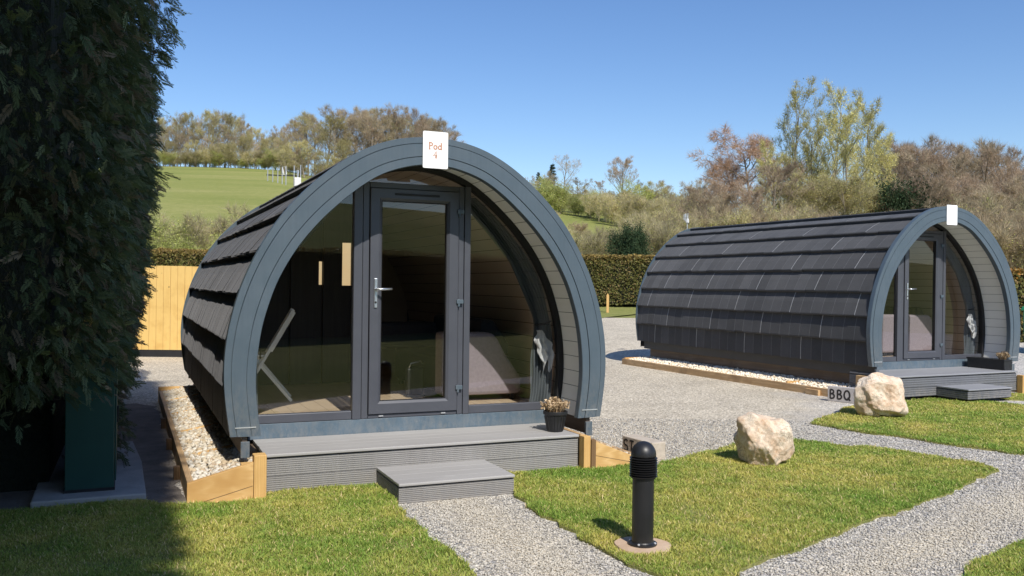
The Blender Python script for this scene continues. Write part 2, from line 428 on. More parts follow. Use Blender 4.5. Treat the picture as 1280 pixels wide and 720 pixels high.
lawnC = [(6.6,6.7),(4.973,8.523),(4.576,8.928),(4.234,9.418),(3.885,9.742),(3.521,10.339),(3.81,10.786),(4.174,11.188),(4.45,11.75), w2(-1.53,-.34), w2(-.69,-.34), w2(-.69,-.86), (6.50,12.95),(6.711,12.729),(7.096,12.177),(8.2,10.6)]
lawnD = [(2.2,4.5),(2.594,5.008),(2.753,5.18),(2.998,5.374),(3.265,5.582),(4.6,6.6),(5.4,5.4),(4.2,4.2)]
lawnE = [w2(.26,-.345), w2(1.10,-.345), w2(1.9,-.345), w2(2.9,-.6), w2(2.6,-1.5), w2(.5,-.99), w2(.26,-.80)]
lawns = [('lawn', lawnA), ('lawn', lawnB), ('lawn', lawnC), ('lawn', lawnD), ('lawn', lawnE)]
def poly_sheet(name, poly, z0, z1, m):
    bm = bmesh.new()
    vs = [bm.verts.new((p[0], p[1], z1)) for p in poly]
    f = bm.faces.new(vs); bmesh.ops.recalc_face_normals(bm, faces=[f])
    r = bmesh.ops.extrude_face_region(bm, geom=[f])
    for e in r['geom']:
        if isinstance(e, bmesh.types.BMVert): e.co.z = z0
    bmesh.ops.recalc_face_normals(bm, faces=bm.faces)
    bmesh.ops.triangulate(bm, faces=[f for f in bm.faces if len(f.verts) > 4])
    me = bpy.data.meshes.new(name); bm.to_mesh(me); bm.free(); me.materials.append(m)
    return link(bpy.data.objects.new(name, me))
def inside(poly, P):
    x, y = P[:, 0], P[:, 1]; c = np.zeros(len(P), bool); n = len(poly); j = n-1
    for i in range(n):
        xi, yi = poly[i]; xj, yj = poly[j]
        if yi != yj:
            c ^= ((yi > y) != (yj > y)) & (x < (xj-xi)*(y-yi)/(yj-yi) + xi)
        j = i
    return c
def vnoise(P, s, seed=0):
    """cheap smooth value noise in 2d"""
    r = np.random.default_rng(seed); G = r.random((64, 64))
    q = P*s; i = np.floor(q).astype(int); f = q - i; f = f*f*(3-2*f)
    g = lambda a, b: G[(i[:, 0]+a) % 64, (i[:, 1]+b) % 64]
    return (g(0,0)*(1-f[:,0])+g(1,0)*f[:,0])*(1-f[:,1]) + (g(0,1)*(1-f[:,0])+g(1,1)*f[:,0])*f[:,1]
BL = []
for nm, poly in lawns:
    wp = wob(poly, .022, .12)
    o = poly_sheet(nm, wp, -.01, .018, M['lawn']); tag(o, kind='structure')
    p = np.array(wp); lo, hi = p.min(0), p.max(0)
    area = (hi-lo).prod()
    n = int(area*23000)
    pts = lo + rng.random((n, 2))*(hi-lo)
    d = np.hypot(pts[:, 0], pts[:, 1]); uu = pts[:, 0]/np.maximum(pts[:, 1], .5)
    keep = inside(wp, pts) & (np.hypot(pts[:, 0]-.813, pts[:, 1]-5.361) > .165+.02*rng.random(n)) & (np.abs(uu) < 1.0) & (pts[:, 1] > 4.0) & (rng.random(n) < np.where(np.abs(uu) > .68, .55, 1)) & (rng.random(n) < np.clip((7.5/d)**1.5, .2, 1)*np.clip(1.5 - 1.6*np.clip(vnoise(pts, 5.5, 31)*.6+vnoise(pts, 1.7, 32)*.5-.25, 0, 1), .3, 1))
    BL.append(pts[keep])
pts = np.concatenate(BL); n = len(pts)
d = np.hypot(pts[:, 0], pts[:, 1])
n1 = .6*vnoise(pts, 1.5, 1) + .4*vnoise(pts, 4.5, 2); n2 = vnoise(pts, 9, 3)
h = (.015 + .017*rng.random(n)**1.5)*(.75 + .6*n2); h = np.where(rng.random(n) < .015, h*1.7, h)
wd = (.0021 + .0013*rng.random(n))*np.clip(d/6.5, 1, 1.9)
az = rng.random(n)*2*np.pi; lean = h*(.25 + .9*rng.random(n)); la = az + rng.normal(0, .6, n)
side = np.stack([-np.sin(az), np.cos(az)], 1)*wd[:, None]
ld = np.stack([np.cos(la), np.sin(la)], 1)*lean[:, None]
z0 = np.full(n, .012)
Vb = np.empty((n, 5, 3), np.float32)
Vb[:, 0, :2] = pts - side; Vb[:, 1, :2] = pts + side
Vb[:, 2, :2] = pts + ld*.35 + side*.8; Vb[:, 3, :2] = pts + ld*.35 - side*.8; Vb[:, 4, :2] = pts + ld
Vb[:, 0, 2] = Vb[:, 1, 2] = z0; Vb[:, 2, 2] = Vb[:, 3, 2] = z0 + h*.6; Vb[:, 4, 2] = z0 + h*.97
n4 = vnoise(pts, 20, 8)
t = np.clip((n1-.28)*1.45 + (n4-.5)*.35 + .08 + rng.normal(0, .18, n), 0, 1)[:, None]
cg = np.array([.225,.355,.058]); cy = np.array([.60,.535,.14]); cs = np.array([.80,.64,.33])
cb = cg*(1-t) + cy*t
straw = (rng.random(n) < .04 + .08*t[:, 0])[:, None]
cb = np.where(straw, cs, cb)*(.8 + .4*rng.random((n, 1)))
Cb = np.repeat(cb[:, None], 5, 1)*np.array([.75,.75,.97,.97,1.08])[None, :, None]
i5 = np.arange(n)[:, None]*5
o = fast_mesh('grass', Vb.reshape(-1, 3), [i5 + np.array([0,1,2,3]), i5 + np.array([3,2,4])], M['blade'], Cb.reshape(-1, 3))
tag(o, kind='stuff', label='short mown lawn grass in green and yellow patches', cat='grass')

sp = wob([w4(-2.75,-.10), w4(-1.95,-.30), w4(-1.93,3.2), w4(-1.95,5.0), w4(-2.2,5.4), w4(-3.6,5.2), w4(-4.2,-.1)], .03)
mb = MB(); mb.add([(x, y, .005) for x, y in sp], [tuple(range(len(sp)))])
o = mb.build('soil_strip', M['soil2']); tag(o, kind='structure')

# far verge of grass by the clipped hedge
def pz(p): return (p[0], p[1], tz(*p))
verge = [(-16,31.2),(-6,30.5),(1.2,29.2),(2.4,29.2),(3.3,31.0),(5.3,33.6),(9,35.0),(26,35.2),(26,36.8),(-16,36.8)]
mb = MB(); vz = [(x, y, .043*(y-20)+.012) for x, y in verge]; mb.add(vz, [tuple(range(len(vz)))])
o = mb.build('grass_verge', M['field']); tag(o, kind='structure')

# loose stones on the near paths
def ico(sub=1):
    bm = bmesh.new(); bmesh.ops.create_icosphere(bm, subdivisions=sub, radius=1)
    v = np.array([x.co[:] for x in bm.verts]); f = np.array([[q.index for q in t.verts] for t in bm.faces]); bm.free(); return v, f
IV, IF = ico(1)
def stones(pos, size, cols, flat=.6, jit=.22):
    n = len(pos); k = len(IV)
    sh = IV[None]*(1 + rng.normal(0, jit, (n, k, 1)))
    sc_ = size[:, None, None]*np.stack([np.ones(n), .6+.4*rng.random(n), flat*(.7+.5*rng.random(n))], 1)[:, None, :]
    P = sh*sc_
    a = rng.random(n)*2*np.pi; ca, sa = np.cos(a)[:, None], np.sin(a)[:, None]
    b = rng.normal(0, .45, n); cb_, sb = np.cos(b)[:, None], np.sin(b)[:, None]
    x, y, z = P[..., 0], P[..., 1], P[..., 2]
    y, z = y*cb_ - z*sb, y*sb + z*cb_
    x, y = x*ca - y*sa, x*sa + y*ca
    P = np.stack([x, y, z], -1) + pos[:, None]
    Ff = (IF[None] + (np.arange(n)*k)[:, None, None]).reshape(-1, 3)
    return P.reshape(-1, 3), Ff, np.repeat(cols[:, None], k, 1).reshape(-1, 3)
lo = np.array([-1.2, 4.5]); hi = np.array([7.2, 10.6]); n = int((hi-lo).prod()*4600)
pts = lo + rng.random((n, 2))*(hi-lo)
ok = (np.abs(pts[:, 0]/pts[:, 1]) < .75)
for nm, poly in lawns: ok &= ~inside(poly, pts)
for k in range(1): 
    c, s = math.cos(-T4), math.sin(-T4); q = pts - np.array(O4); lx, ly = q[:, 0]*c - q[:, 1]*s, q[:, 0]*s + q[:, 1]*c
    ok &= ~((lx > -2) & (lx < 1.9) & (ly > -.85))
d = np.hypot(pts[:, 0], pts[:, 1]); ok &= rng.random(n) < np.clip((7/d)**2.2, 0, 1)
pts = pts[ok]; n = len(pts)
sz = .0046 + .0062*rng.random(n)**1.5
pal = np.array([(.20,.20,.20),(.38,.37,.355),(.50,.48,.44),(.62,.58,.51),(.78,.74,.66),(.56,.50,.41)])
cs_ = pal[rng.choice(6, n, p=[.09,.16,.22,.25,.18,.1])]*(.85+.3*rng.random((n, 1)))
tr = np.maximum(1 - np.abs(pts[:, 0]-.27+.42*(pts[:, 1]-4.9))/.5, 1 - np.abs(pts[:, 0]-1.95-1.1*(pts[:, 1]-4.9))/.62)
tr = np.clip(tr*1.4*(.4+.9*vnoise(pts, 1.8, 77)), 0, .85)[:, None]
cs_ = cs_*(1-tr) + tr*np.array([.70,.64,.53])*(.75+.4*rng.random((n, 1)))
P, Ff, Cc = stones(np.c_[pts, .002 + .004*rng.random(n)], sz, cs_)
o = fast_mesh('gravel', P, Ff, M['pebble'], Cc); tag(o, kind='stuff', label='loose grey gravel chippings on the garden paths', cat='gravel')

# ------------------------------------------------------------------ the camping pods
HO = [(1.605,.415),(1.635,.6),(1.655,.77),(1.66,.95),(1.642,1.16),(1.605,1.34),(1.552,1.53),(1.48,1.71),(1.395,1.88),(1.295,2.045),(1.18,2.2),(.975,2.41),(.745,2.592),(.545,2.705),(.448,2.745),(.3,2.788),(.13,2.812),(0,2.818)]
HI = [(1.375,.41),(1.40,.58),(1.418,.73),(1.421,.86),(1.41,1.03),(1.376,1.278),(1.345,1.37),(1.275,1.59),(1.222,1.69),(1.115,1.875),(.93,2.1),(.685,2.325),(.46,2.485),(.262,2.553),(.13,2.583),(0,2.59)]
def resample(h, n):
    p = np.array(h, float)
    full = np.concatenate([p[::-1]*[-1, 1], p[1:][::-1][::-1]]) if False else np.concatenate([p*[-1, 1], p[::-1][1:]])
    s = np.concatenate([[0], np.cumsum(np.hypot(*np.diff(full, axis=0).T))])
    t = np.linspace(0, s[-1], n)
    q = np.stack([np.interp(t, s, full[:, k]) for k in (0, 1)], 1)
    for _ in range(14):
        r = q.copy(); r[1:-1] = .25*q[:-2] + .5*q[1:-1] + .25*q[2:]; q = r
    return q
NP = 161
PO, PI_ = resample(HO, NP), resample(HI, NP)
def normals(q):
    d = np.gradient(q, axis=0); n = np.stack([-d[:, 1], d[:, 0]], 1); n /= np.linalg.norm(n, axis=1)[:, None]
    return n  # left-to-right traversal: this points outward
NO, NI = normals(PO), normals(PI_)
def off(q, n, d): return q + n*d
SOF = off(PI_, NI, .060)      # soffit and lining
def arclen(q): return np.concatenate([[0], np.cumsum(np.hypot(*np.diff(q, axis=0).T))])
SO = arclen(PO); HALF = SO[-1]/2
def po_at(s, o=0.0):
    p = np.array([np.interp(s, SO, PO[:, k]) for k in (0, 1)]); nn = np.array([np.interp(s, SO, NO[:, k]) for k in (0, 1)])
    nn /= np.linalg.norm(nn); return p + nn*o
def ring(mb, a, b, y0, y1):
    """solid ring between profiles a (outer) and b (inner) from y0 to y1"""
    n = len(a)
    A = [[(p[0], y, p[1]) for p in a] for y in (y0, y1)]; B = [[(p[0], y, p[1]) for p in b] for y in (y0, y1)]
    mb.grid([B[0], A[0], A[1], B[1], B[0]])
    for k in (0, n-1):
        mb.add([A[0][k], A[1][k], B[1][k], B[0][k]], [(0,1,2,3)])
def prof_z(prof, x):
    """height of the arch profile above |x|"""
    h = prof[NP//2:]           # right half from top down
    h = h[:np.argmax(h[:, 0])+1]
    return float(np.interp(abs(x), h[:, 0], h[:, 1]))
def prof_x(prof, z):
    h = prof[NP//2:][::-1]
    return float(np.interp(z, h[:, 1], h[:, 0]))
def gable_sheet(mb, xs, zb, prof, y, inset=0.0):
    """vertical sheet filling the arch between x breaks, above zb(x)"""
    rows = [[], []]
    for x in xs:
        rows[0].append((x, y, zb)); rows[1].append((x, y, max(zb+.002, prof_z(prof, x)-inset)))
    mb.grid(rows)

def stroke(mb, pts, w, y, org, sc_):
    """flat brush stroke in the x-z plane at depth y"""
    P = [Vector((p[0], p[1])) for p in pts]; L_, R_ = [], []
    for i, p in enumerate(P):
        d = (P[min(i+1, len(P)-1)] - P[max(i-1, 0)]).normalized(); nn = Vector((-d.y, d.x))*w/2
        L_.append(p+nn); R_.append(p-nn)
    f = lambda q: (org[0]+q.x*sc_, y, org[1]+q.y*sc_)
    mb.grid([[f(q) for q in L_], [f(q) for q in R_]])
def arc(cx, cz, rx, rz, a0, a1, n=14):
    return [(cx+rx*math.cos(R(a0+(a1-a0)*i/n)), cz+rz*math.sin(R(a0+(a1-a0)*i/n))) for i in range(n+1)]
GL = {
 'P': [[(.1,0),(.1,1)], [(.1,.97)]+arc(.3,.74,.27,.23,90,-90)+[(.1,.51)], [(-.03,0),(.25,0)], [(-.03,1),(.1,1)]],
 'o': [arc(.3,.3,.25,.28,0,360,22)],
 'd': [arc(.28,.3,.23,.28,20,340,20), [(.52,1.0),(.52,0)], [(.40,1.0),(.52,1.0)], [(.52,.02),(.64,.02)]],
 '4': [[(.42,0),(.42,1),(.02,.30),(.62,.30)], [(.28,0),(.56,0)]],
 'B': [[(.1,0),(.1,1)], [(.1,.98)]+arc(.25,.76,.25,.22,90,-90)+[(.1,.53)], [(.1,.52)]+arc(.27,.26,.30,.26,90,-90)+[(.1,0)]],
 'Q': [arc(.34,.5,.32,.5,0,360,24), [(.42,.25),(.74,-.08)]],
 'S': [arc(.32,.75,.26,.25,30,270)+arc(.32,.25,.28,.25,90,-150)],
 'T': [[(0,.97),(.64,1.0)], [(.33,1),(.30,0)]],
 'A': [[(0,0),(.32,1),(.62,0)], [(.12,.36),(.52,.36)]],
}
def write(mb, text, org, h, y, w=.13, gap=.85):
    k = 0; x = org[0]
    for ch in text:
        for st in GL[ch]:
            stroke(mb, st, w, y - .0002*k, (x, org[1]), h); k += 1
        x += gap*h

def wood_ribs(mb, x0, x1, y, z0, z1, boards=2, ribs=8, depth=.005, axis='x'):
    """ribbed composite fascia facing -y (axis x) or -x (axis y)"""
    rows = []
    prof = []
    bh = (z1-z0)/boards
    for b in range(boards):
        zb = z0 + b*bh
        prof.append((zb+.001, .010)); prof.append((zb+.004, 0))
        rh = (bh-.008)/ribs
        for r in range(ribs):
            za = zb+.004+r*rh
            prof += [(za+rh*.12, 0), (za+rh*.62, 0), (za+rh*.72, depth), (za+rh*.95, depth)]
        prof.append((zb+bh-.004, 0)); prof.append((zb+bh-.001, .010))
    for z, dd in prof:
        rows.append([(x0, y+dd, z), (x1, y+dd, z)] if axis == 'x' else [(y+dd, x0, z), (y+dd, x1, z)])
    mb.grid(rows)

def build_deck(root, x0, x1, y0, y1, h, top, side, ribs, name):
    d = empty(name); d.parent = root
    return d

def make_pod(loc, rz, L, kind):
    root = empty('camping_pod', loc, rz)
    # --- fascia arch: outer and inner boards with a raised middle board
    y0, yb = 0.0, .07
    def mix(t): return PO*(1-t) + PI_*t
    mb = MB()
    ts = [(0,yb),(0,y0+.006),(.012,y0),(.212,y0),(.216,y0+.012),(.232,y0+.012),(.236,y0-.004),(.688,y0-.004),(.692,y0+.012),(.708,y0+.012),(.712,y0),(.985,y0),(1,y0+.006),(1,yb)]
    rows = [[(p[0], y, p[1]) for p in mix(t)] for t, y in ts]
    mb.grid(rows)
    for k in (0, NP-1):
        q = [r[k] for r in rows]
        mb.add(q, [tuple(range(len(q)))])
    mb.build('arch_fascia', M['slate'], root, smooth=False)
    # foot of the arch: pale strip painted as the joint's sunlit highlight
    for s in (-1, 1):
        mb = MB(); a, b = sorted((s*1.385, s*1.600))
        mb.box(a+.03, b-.03, -.0075, -.0035, .478, .486)
        mb.build('fascia_joint_highlight', M['white_plank'] if False else M['alu'], root)
    # --- soffit with white planks (joints along the length)
    mb = MB(); sl = arclen(SOF); ntot = round(sl[-1]/.135)
    for i in range(ntot):
        a, b = sl[-1]*i/ntot + .0022, sl[-1]*(i+1)/ntot - .0022
        ss = np.linspace(a, b, 4); row = []
        for yy in (.055, .50):
            row.append([(np.interp(s, sl, SOF[:, 0]), yy, np.interp(s, sl, SOF[:, 1])) for s in ss])
        mb.grid(row)
    mb.build('porch_lining', M['white_plank'], root)
    # dark backing behind joints + body shell
    shell = off(PO, NO, -.060)
    mb = MB(); back = off(SOF, normals(SOF), .006)
    mb.grid([[(p[0], yy, p[1]) for p in back] for yy in (.05, L-.06)])
    mb.grid([[(p[0], yy, p[1]) for p in shell] for yy in (.05, L)])
    mb.build('body_shell', M['under'], root)
    # interior lining with plank joints
    mb = MB()
    lin = off(SOF, normals(SOF), -.012); sl = arclen(lin)
    for i in range(ntot):
        a, b = sl[-1]*i/ntot + .003, sl[-1]*(i+1)/ntot - .003
        ss = np.linspace(a, b, 3)
        mb.grid([[(np.interp(s, sl, lin[:, 0]), yy, np.interp(s, sl, lin[:, 1])) for s in ss] for yy in (.60, L-.10)])
    mb.build('interior_wall', M['lining'], root)
    # --- tile courses
    step = .3685; rows_n = 9; tw = .2235
    for side in (0, 1):
        for i in range(rows_n):
            s0 = i*step; s1 = min((i+1)*step + .02, HALF)
            if s0 >= HALF-.03: continue
            mb = MB()
            n_t = int((L-.09)/tw) + 1; phase = (i*2.6) % 6
            cols = []; joint = []
            for j in range(n_t):
                ya = .075 + j*tw; ye = min(ya+tw, L)
                if ya >= L: break
                pj = (j + phase) % 6
                base = .0045*(1 - int(pj)/6.0)
                jit = float(rng.normal(0, .0010)); js = float(rng.normal(0, .006))
                ed = .0125 if int(pj) == 0 else .0065
                joint.append(len(cols))
                cols.append((ya+.0008, base + .0018 + jit, js)); cols.append((ya+.0008+ed, base + .0015 + jit, js)); cols.append((ye, base + jit, js))
            grid = []
            prof_s = [(-.014, -.066), (-.014, -.004), (0.0, .000), (.012, .000), (.5, -.026), (1., -.052)]
            for (fs, oo) in prof_s:
                line = []
                for (yy, dz_, js) in cols:
                    s = s0 + (fs*(s1-s0) if fs > .02 else fs + js*.6)
                    if i == 0 and fs <= 0: s = max(s, .001) 
                    s = max(.001, s)
                    ss = s if side == 0 else SO[-1]-s
                    w = dz_ if fs > -.011 and oo > -.05 else 0
                    p = po_at(ss, oo + w*(1 - .6*max(0, fs)))
                    line.append((p[0], yy, p[1]))
                grid.append(line)
            mb.grid(grid)
            o = mb.build('tile_course', M['tile'], root, recalc=False)
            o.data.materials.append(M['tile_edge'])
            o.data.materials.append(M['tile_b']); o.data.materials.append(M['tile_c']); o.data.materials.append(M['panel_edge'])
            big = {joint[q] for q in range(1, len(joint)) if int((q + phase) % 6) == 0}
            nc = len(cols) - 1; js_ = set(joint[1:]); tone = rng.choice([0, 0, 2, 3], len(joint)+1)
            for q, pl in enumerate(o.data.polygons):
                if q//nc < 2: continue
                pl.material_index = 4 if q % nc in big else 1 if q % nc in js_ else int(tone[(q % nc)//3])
    mb = MB(); rid = [po_at(HALF + d_, .004 - abs(d_)*.05) for d_ in (-.10,-.05,0,.05,.10)]
    mb.grid([[(p[0], yy, p[1]) for p in rid] for yy in (.07, L)])
    mb.build('ridge_cap', M['tile'], root)
    # --- rear gable
    mb = MB(); ring(mb, off(PO, NO, .004), off(PO, NO, -.09), L-.005, L+.03); mb.build('rear_fascia', M['slate'], root)
    mb = MB(); xs = np.linspace(-1.56, 1.56, 41); sh2 = off(PO, NO, -.055)
    gable_sheet(mb, xs, .30, sh2, L-.02); mb.build('rear_wall', M['skirt'], root)
    mb = MB(); gable_sheet(mb, np.linspace(-1.42, 1.42, 31), .43, SOF, L-.12); mb.build('inner_gable', M['lining'], root)
    # --- base
    mb = MB(); mb.box(-1.50, 1.50, .56, L-.01, .30, .425); mb.build('floor_slab', M['under'], root)
    mb = MB()
    nb = 18
    for i in range(nb):
        w = 2.86/nb; mb.box(-1.43+i*w+.0015, -1.43+(i+1)*w-.0015, .565, L-.1, .425, .4315)
    mb.build('floor', M['floor'], root)
    for s in (-1, 1):
        mb = MB(); a, b = sorted((s*1.475, s*1.515)); mb.box(a, b, .03, L-.08, .262, .43)
        mb.build('skirt_board', M['skirt'] if kind == 2 else M['skirtwood'], root, bevel=.003)
        mb = MB(); a, b = sorted((s*1.46, s*1.525)); mb.box(a, b, .0, .029, .250, .372)
        mb.build('skirt_end', M['slate'], root, bevel=.002)
        mb = MB(); a, b = sorted((s*1.36, s*1.44)); mb.box(a, b, .2, L-.2, .02, .262)
        mb.build('bearer', M['skirtwood'], root)
    mb = MB(); mb.box(-1.30, 1.30, .75, L-.3, .01, .30); mb.build('underfloor', M['under'], root)
    # --- front wall, set back .5 m
    mb = MB(); mb.box(-1.41, 1.41, .485, .56, .30, .424); mb.build('base_board', M['slate_dirty'], root, bevel=.003)
    mb = MB(); ring(mb, off(SOF, normals(SOF), .0045), off(SOF, normals(SOF), -.050), .487, .555); mb.build('arch_frame', M['gasket'], root)
    fr = MB()
    fr.box(-1.395, -.556, .488, .55, .426, .499); fr.box(.518, 1.395, .488, .55, .426, .499)
    fr.box(-.4155, .3985, .490, .55, .426, .459)
    fr.build('bottom_rail', M['upvc'], root, bevel=.006)
    for a, b, zt in ((-.553, -.478, 2.475), (-.474, -.419, 2.475), (.402, .452, 2.475), (.456, .515, 2.475)):
        mb = MB(); mb.box(a, b, .480 if a in (-.553, .456) else .486, .552, .4265, zt - (.0 if abs(a) < .5 else .0)); mb.build('jamb', M['upvc'], root, bevel=.004)
    mb = MB(); mb.box(-.4165, .3995, .484, .55, 2.4235, 2.472); mb.build('head_rail', M['upvc'], root, bevel=.004)
    # glass
    def pane(x0, x1, zb, par, y=.520):
        mb = MB(); gable_sheet(mb, np.linspace(x0, x1, 24), zb, SOF, y, .02); return mb.build('pane', M['glass'], par, recalc=False)
    pane(-1.36, -.55, .495, root); pane(.512, 1.36, .495, root)
    pane(-.545, .51, 2.47, root)
    # door leaf
    leaf = MB(); x0, x1, z0, z1, gx0, gx1, gz0, gz1 = -.4135, .3965, .463, 2.4205, -.312, .290, .573, 2.315
    yf = .470; ybk = .545
    for (a, b, c, d_) in ((x0, gx0, z0, z1), (gx1, x1, z0, z1), (gx0, gx1, z0, gz0), (gx0, gx1, gz1, z1)):
        pass
    # mitred frame made as one ring with a sloping bead
    o_ = [(x0,z0),(x1,z0),(x1,z1),(x0,z1)]; i1 = [(gx0-.022,gz0-.022),(gx1+.022,gz0-.022),(gx1+.022,gz1+.022),(gx0-.022,gz1+.022)]; i2 = [(gx0,gz0),(gx1,gz0),(gx1,gz1),(gx0,gz1)]
    rr = [[(p[0], ybk, p[1]) for p in o_], [(p[0], yf+.004, p[1]) for p in o_], [(p[0]+(.004 if p[0]<0 else -.004), yf, p[1]+(.004 if p[1]<1 else -.004)) for p in o_], [(p[0], yf, p[1]) for p in i1], [(p[0], yf+.014, p[1]) for p in i2], [(p[0], ybk, p[1]) for p in i2]]
    rr = [r + [r[0]] for r in rr]
    leaf.grid(rr)
    door = leaf.build('door', M['upvc'], root, recalc=True)
    mb = MB(); mb.add([(gx0-.004,.508,gz0-.004),(gx1+.004,.508,gz0-.004),(gx1+.004,.508,gz1+.004),(gx0-.004,.508,gz1+.004)], [(0,1,2,3)]); mb.build('door_glass', M['glass'], door, recalc=False)
    mb = MB()
    for (a, b, c, d_) in ((gx0-.001, gx0+.007, gz0, gz1), (gx1-.007, gx1+.001, gz0, gz1), (gx0+.007, gx1-.007, gz0, gz0+.007), (gx0+.007, gx1-.007, gz1-.007, gz1)):
        mb.box(a, b, .4865, .5065, c, d_)
    mb.build('glazing_gasket', M['gasket'], door)
    mb = MB(); mb.box(-.20, .21, .463, .4695, 2.366, 2.384); mb.build('trickle_vent', M['gasket'], door, bevel=.002)
    mb = MB(); mb.box(-.378, -.350, .458, .4695, 1.385, 1.64); mb.build('handle_plate', M['chrome'], door, bevel=.005)
    mb = MB(); mb.tube([(-.364,.468,1.545),(-.364,.418,1.545),(-.358,.410,1.545),(-.33,.406,1.546),(-.235,.406,1.548)], [.010,.010,.011,.011,.009], 12); mb.build('lever', M['chrome'], door, smooth=True)
    mb = MB(); mb.tube([(-.364,.4695,1.432),(-.364,.452,1.432)], .009, 12); mb.build('lock_cylinder', M['gasket'], door)
    for z in (2.245, 1.44, .67):
        mb = MB(); mb.box(.378, .442, .452, .4815, z-.018, z+.018); mb.tube([(.40,.462,z-.045),(.40,.462,z+.022)], .011, 10)
        mb.build('hinge', M['slate'], root, bevel=.003)
    for x in (-.30, .27):
        mb = MB(); mb.box(x-.02, x+.02, .478, .489, .441, .449); mb.build('drain_cap', M['alu'], root)
    return root

POD4 = make_pod((O4[0], O4[1], 0), T4, 5.5, 4)
tag(POD4, 'nearest dark grey arched camping pod with glazed front and open porch', 'camping pod', 'arched camping pods')
POD4['label'] = 'large dark arched camping pod whose glass front faces us, beside the tall hedge'
POD2 = make_pod((O2[0], O2[1], .057), T2, 6.05, 2)
tag(POD2, 'second dark arched pod across the gravel yard, its long tiled side in view', 'camping pod', 'arched camping pods')

# one door-side partition with lit slits inside the near pod
def part(mb, name, m, root, **k): return mb.build(name, m, root, **k)
mb = MB(); yq = 3.2
xs_b = [-1.40,-1.02,-.80,-.62,-.45,-.297,-.253,-.14,-.027,.083,.30]
for a, b in zip(xs_b[:-1], xs_b[1:]):
    yy = yq + .03*((xs_b.index(a)) % 3)
    zt = min(prof_z(SOF, a), prof_z(SOF, b)) - .03
    if a == -.297: mb.box(a, b, yy, yy+.05, .432, 1.57); mb.box(a, b, yy, yy+.05, 1.84, zt)
    elif a == -.027: mb.box(a, b, yy, yy+.05, .432, 1.564); mb.box(a, b, yy, yy+.05, 2.065, zt)
    else: mb.box(a+.001, b-.001, yy, yy+.05, .432, zt)
mb.build('partition', M['darkwood'], POD4)
mb = MB(); mb.box(-.30, -.25, yq+.10, yq+.11, 1.55, 1.86); mb.build('lit_pane', M['lit'], POD4)
mb = MB(); mb.box(-.03, .088, yq+.10, yq+.11, 1.55, 2.08); mb.build('lit_pane', M['lit'], POD4)

def place_child(o, root):
    """put a top-level thing at a pod's local frame (no parenting)"""
    o.location = root.matrix_basis @ o.location
    o.rotation_euler = (0, 0, root.rotation_euler.z + o.rotation_euler.z)
    return o
def at_pod(name, root, x, y, z=0.0, rz=0.0):
    c = Matrix.Translation(root.location) @ Matrix.Rotation(root.rotation_euler.z, 4, 'Z')
    return empty(name, c @ Vector((x, y, z)), root.rotation_euler.z + rz)

# --- decks and steps
def make_deck(root, x0, x1, yf, yb, h, top, side, nribs, label):
    d = at_pod('porch_deck', root, 0, 0, 0)
    mb = MB(); mb.box(x0-.004, x1+.004, yf-.016, yf+.13, h-.024, h); a = mb.build('nosing_board', M[top], d, bevel=.006)
    mb = MB(); w = (yb-yf-.134)/4
    for i in range(4):
        mb.box(x0, x1, yf+.134+i*w, yf+.134+(i+1)*w-.004, h-.024, h-.0015)
    mb.build('deck_boards', M[top], d, bevel=.002)
    mb = MB(); wood_ribs(mb, x0, x1, yf, .004, h-.034, 2, nribs); mb.build('front_fascia', M[side], d)
    for xx in (x0+.001, x1-.001):
        mb = MB(); wood_ribs(mb, yf+.003, yb, xx if xx < 0 else xx-.01, .004, h-.034, 2, nribs, axis='y'); mb.build('side_fascia', M[side], d)
    mb = MB(); mb.box(x0+.015, x1-.015, yf+.015, yb, .0, h-.026); mb.build('subframe', M['under'], d)
    return tag(d, label, 'deck', 'porch decks')
def make_step(root, x0, x1, yf, yb, h, top, side, nribs, label):
    d = at_pod('deck_step', root, 0, 0, 0)
    mb = MB(); n = 3; w = (yb-yf)/n
    mb.box(x0-.003, x1+.003, yf-.014, yf+.135, h-.022, h); mb.build('nosing_board', M[top], d, bevel=.006)
    mb = MB(); w = (yb-yf-.14)/3
    for i in range(3): mb.box(x0-.001, x1+.001, yf+.139+i*w, yf+.139+(i+1)*w-.004, h-.022, h-.0015)
    mb.build('tread_boards', M[top], d, bevel=.002)
    mb = MB(); wood_ribs(mb, x0, x1, yf, .0, h-.031, 1, nribs); mb.build('front_fascia', M[side], d)
    for xx in (x0+.001, x1-.011):
        mb = MB(); wood_ribs(mb, yf+.003, yb, xx, .0, h-.031, 1, nribs, axis='y'); mb.build('side_fascia', M[side], d)
    mb = MB(); mb.box(x0+.015, x1-.015, yf+.015, yb-.002, -.01, h-.024); mb.build('subframe', M['under'], d)
    return tag(d, label, 'step', 'steps up to the porches')
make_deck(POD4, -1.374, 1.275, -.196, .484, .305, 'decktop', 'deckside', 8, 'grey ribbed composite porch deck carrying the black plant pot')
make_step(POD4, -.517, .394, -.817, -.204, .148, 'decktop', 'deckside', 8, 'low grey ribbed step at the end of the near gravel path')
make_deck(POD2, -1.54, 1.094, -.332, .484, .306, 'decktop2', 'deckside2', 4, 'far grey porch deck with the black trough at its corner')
make_step(POD2, -.68, .246, -.845, -.340, .145, 'decktop2', 'deckside2', 4, 'far low grey step between the right lawn and the second pod')

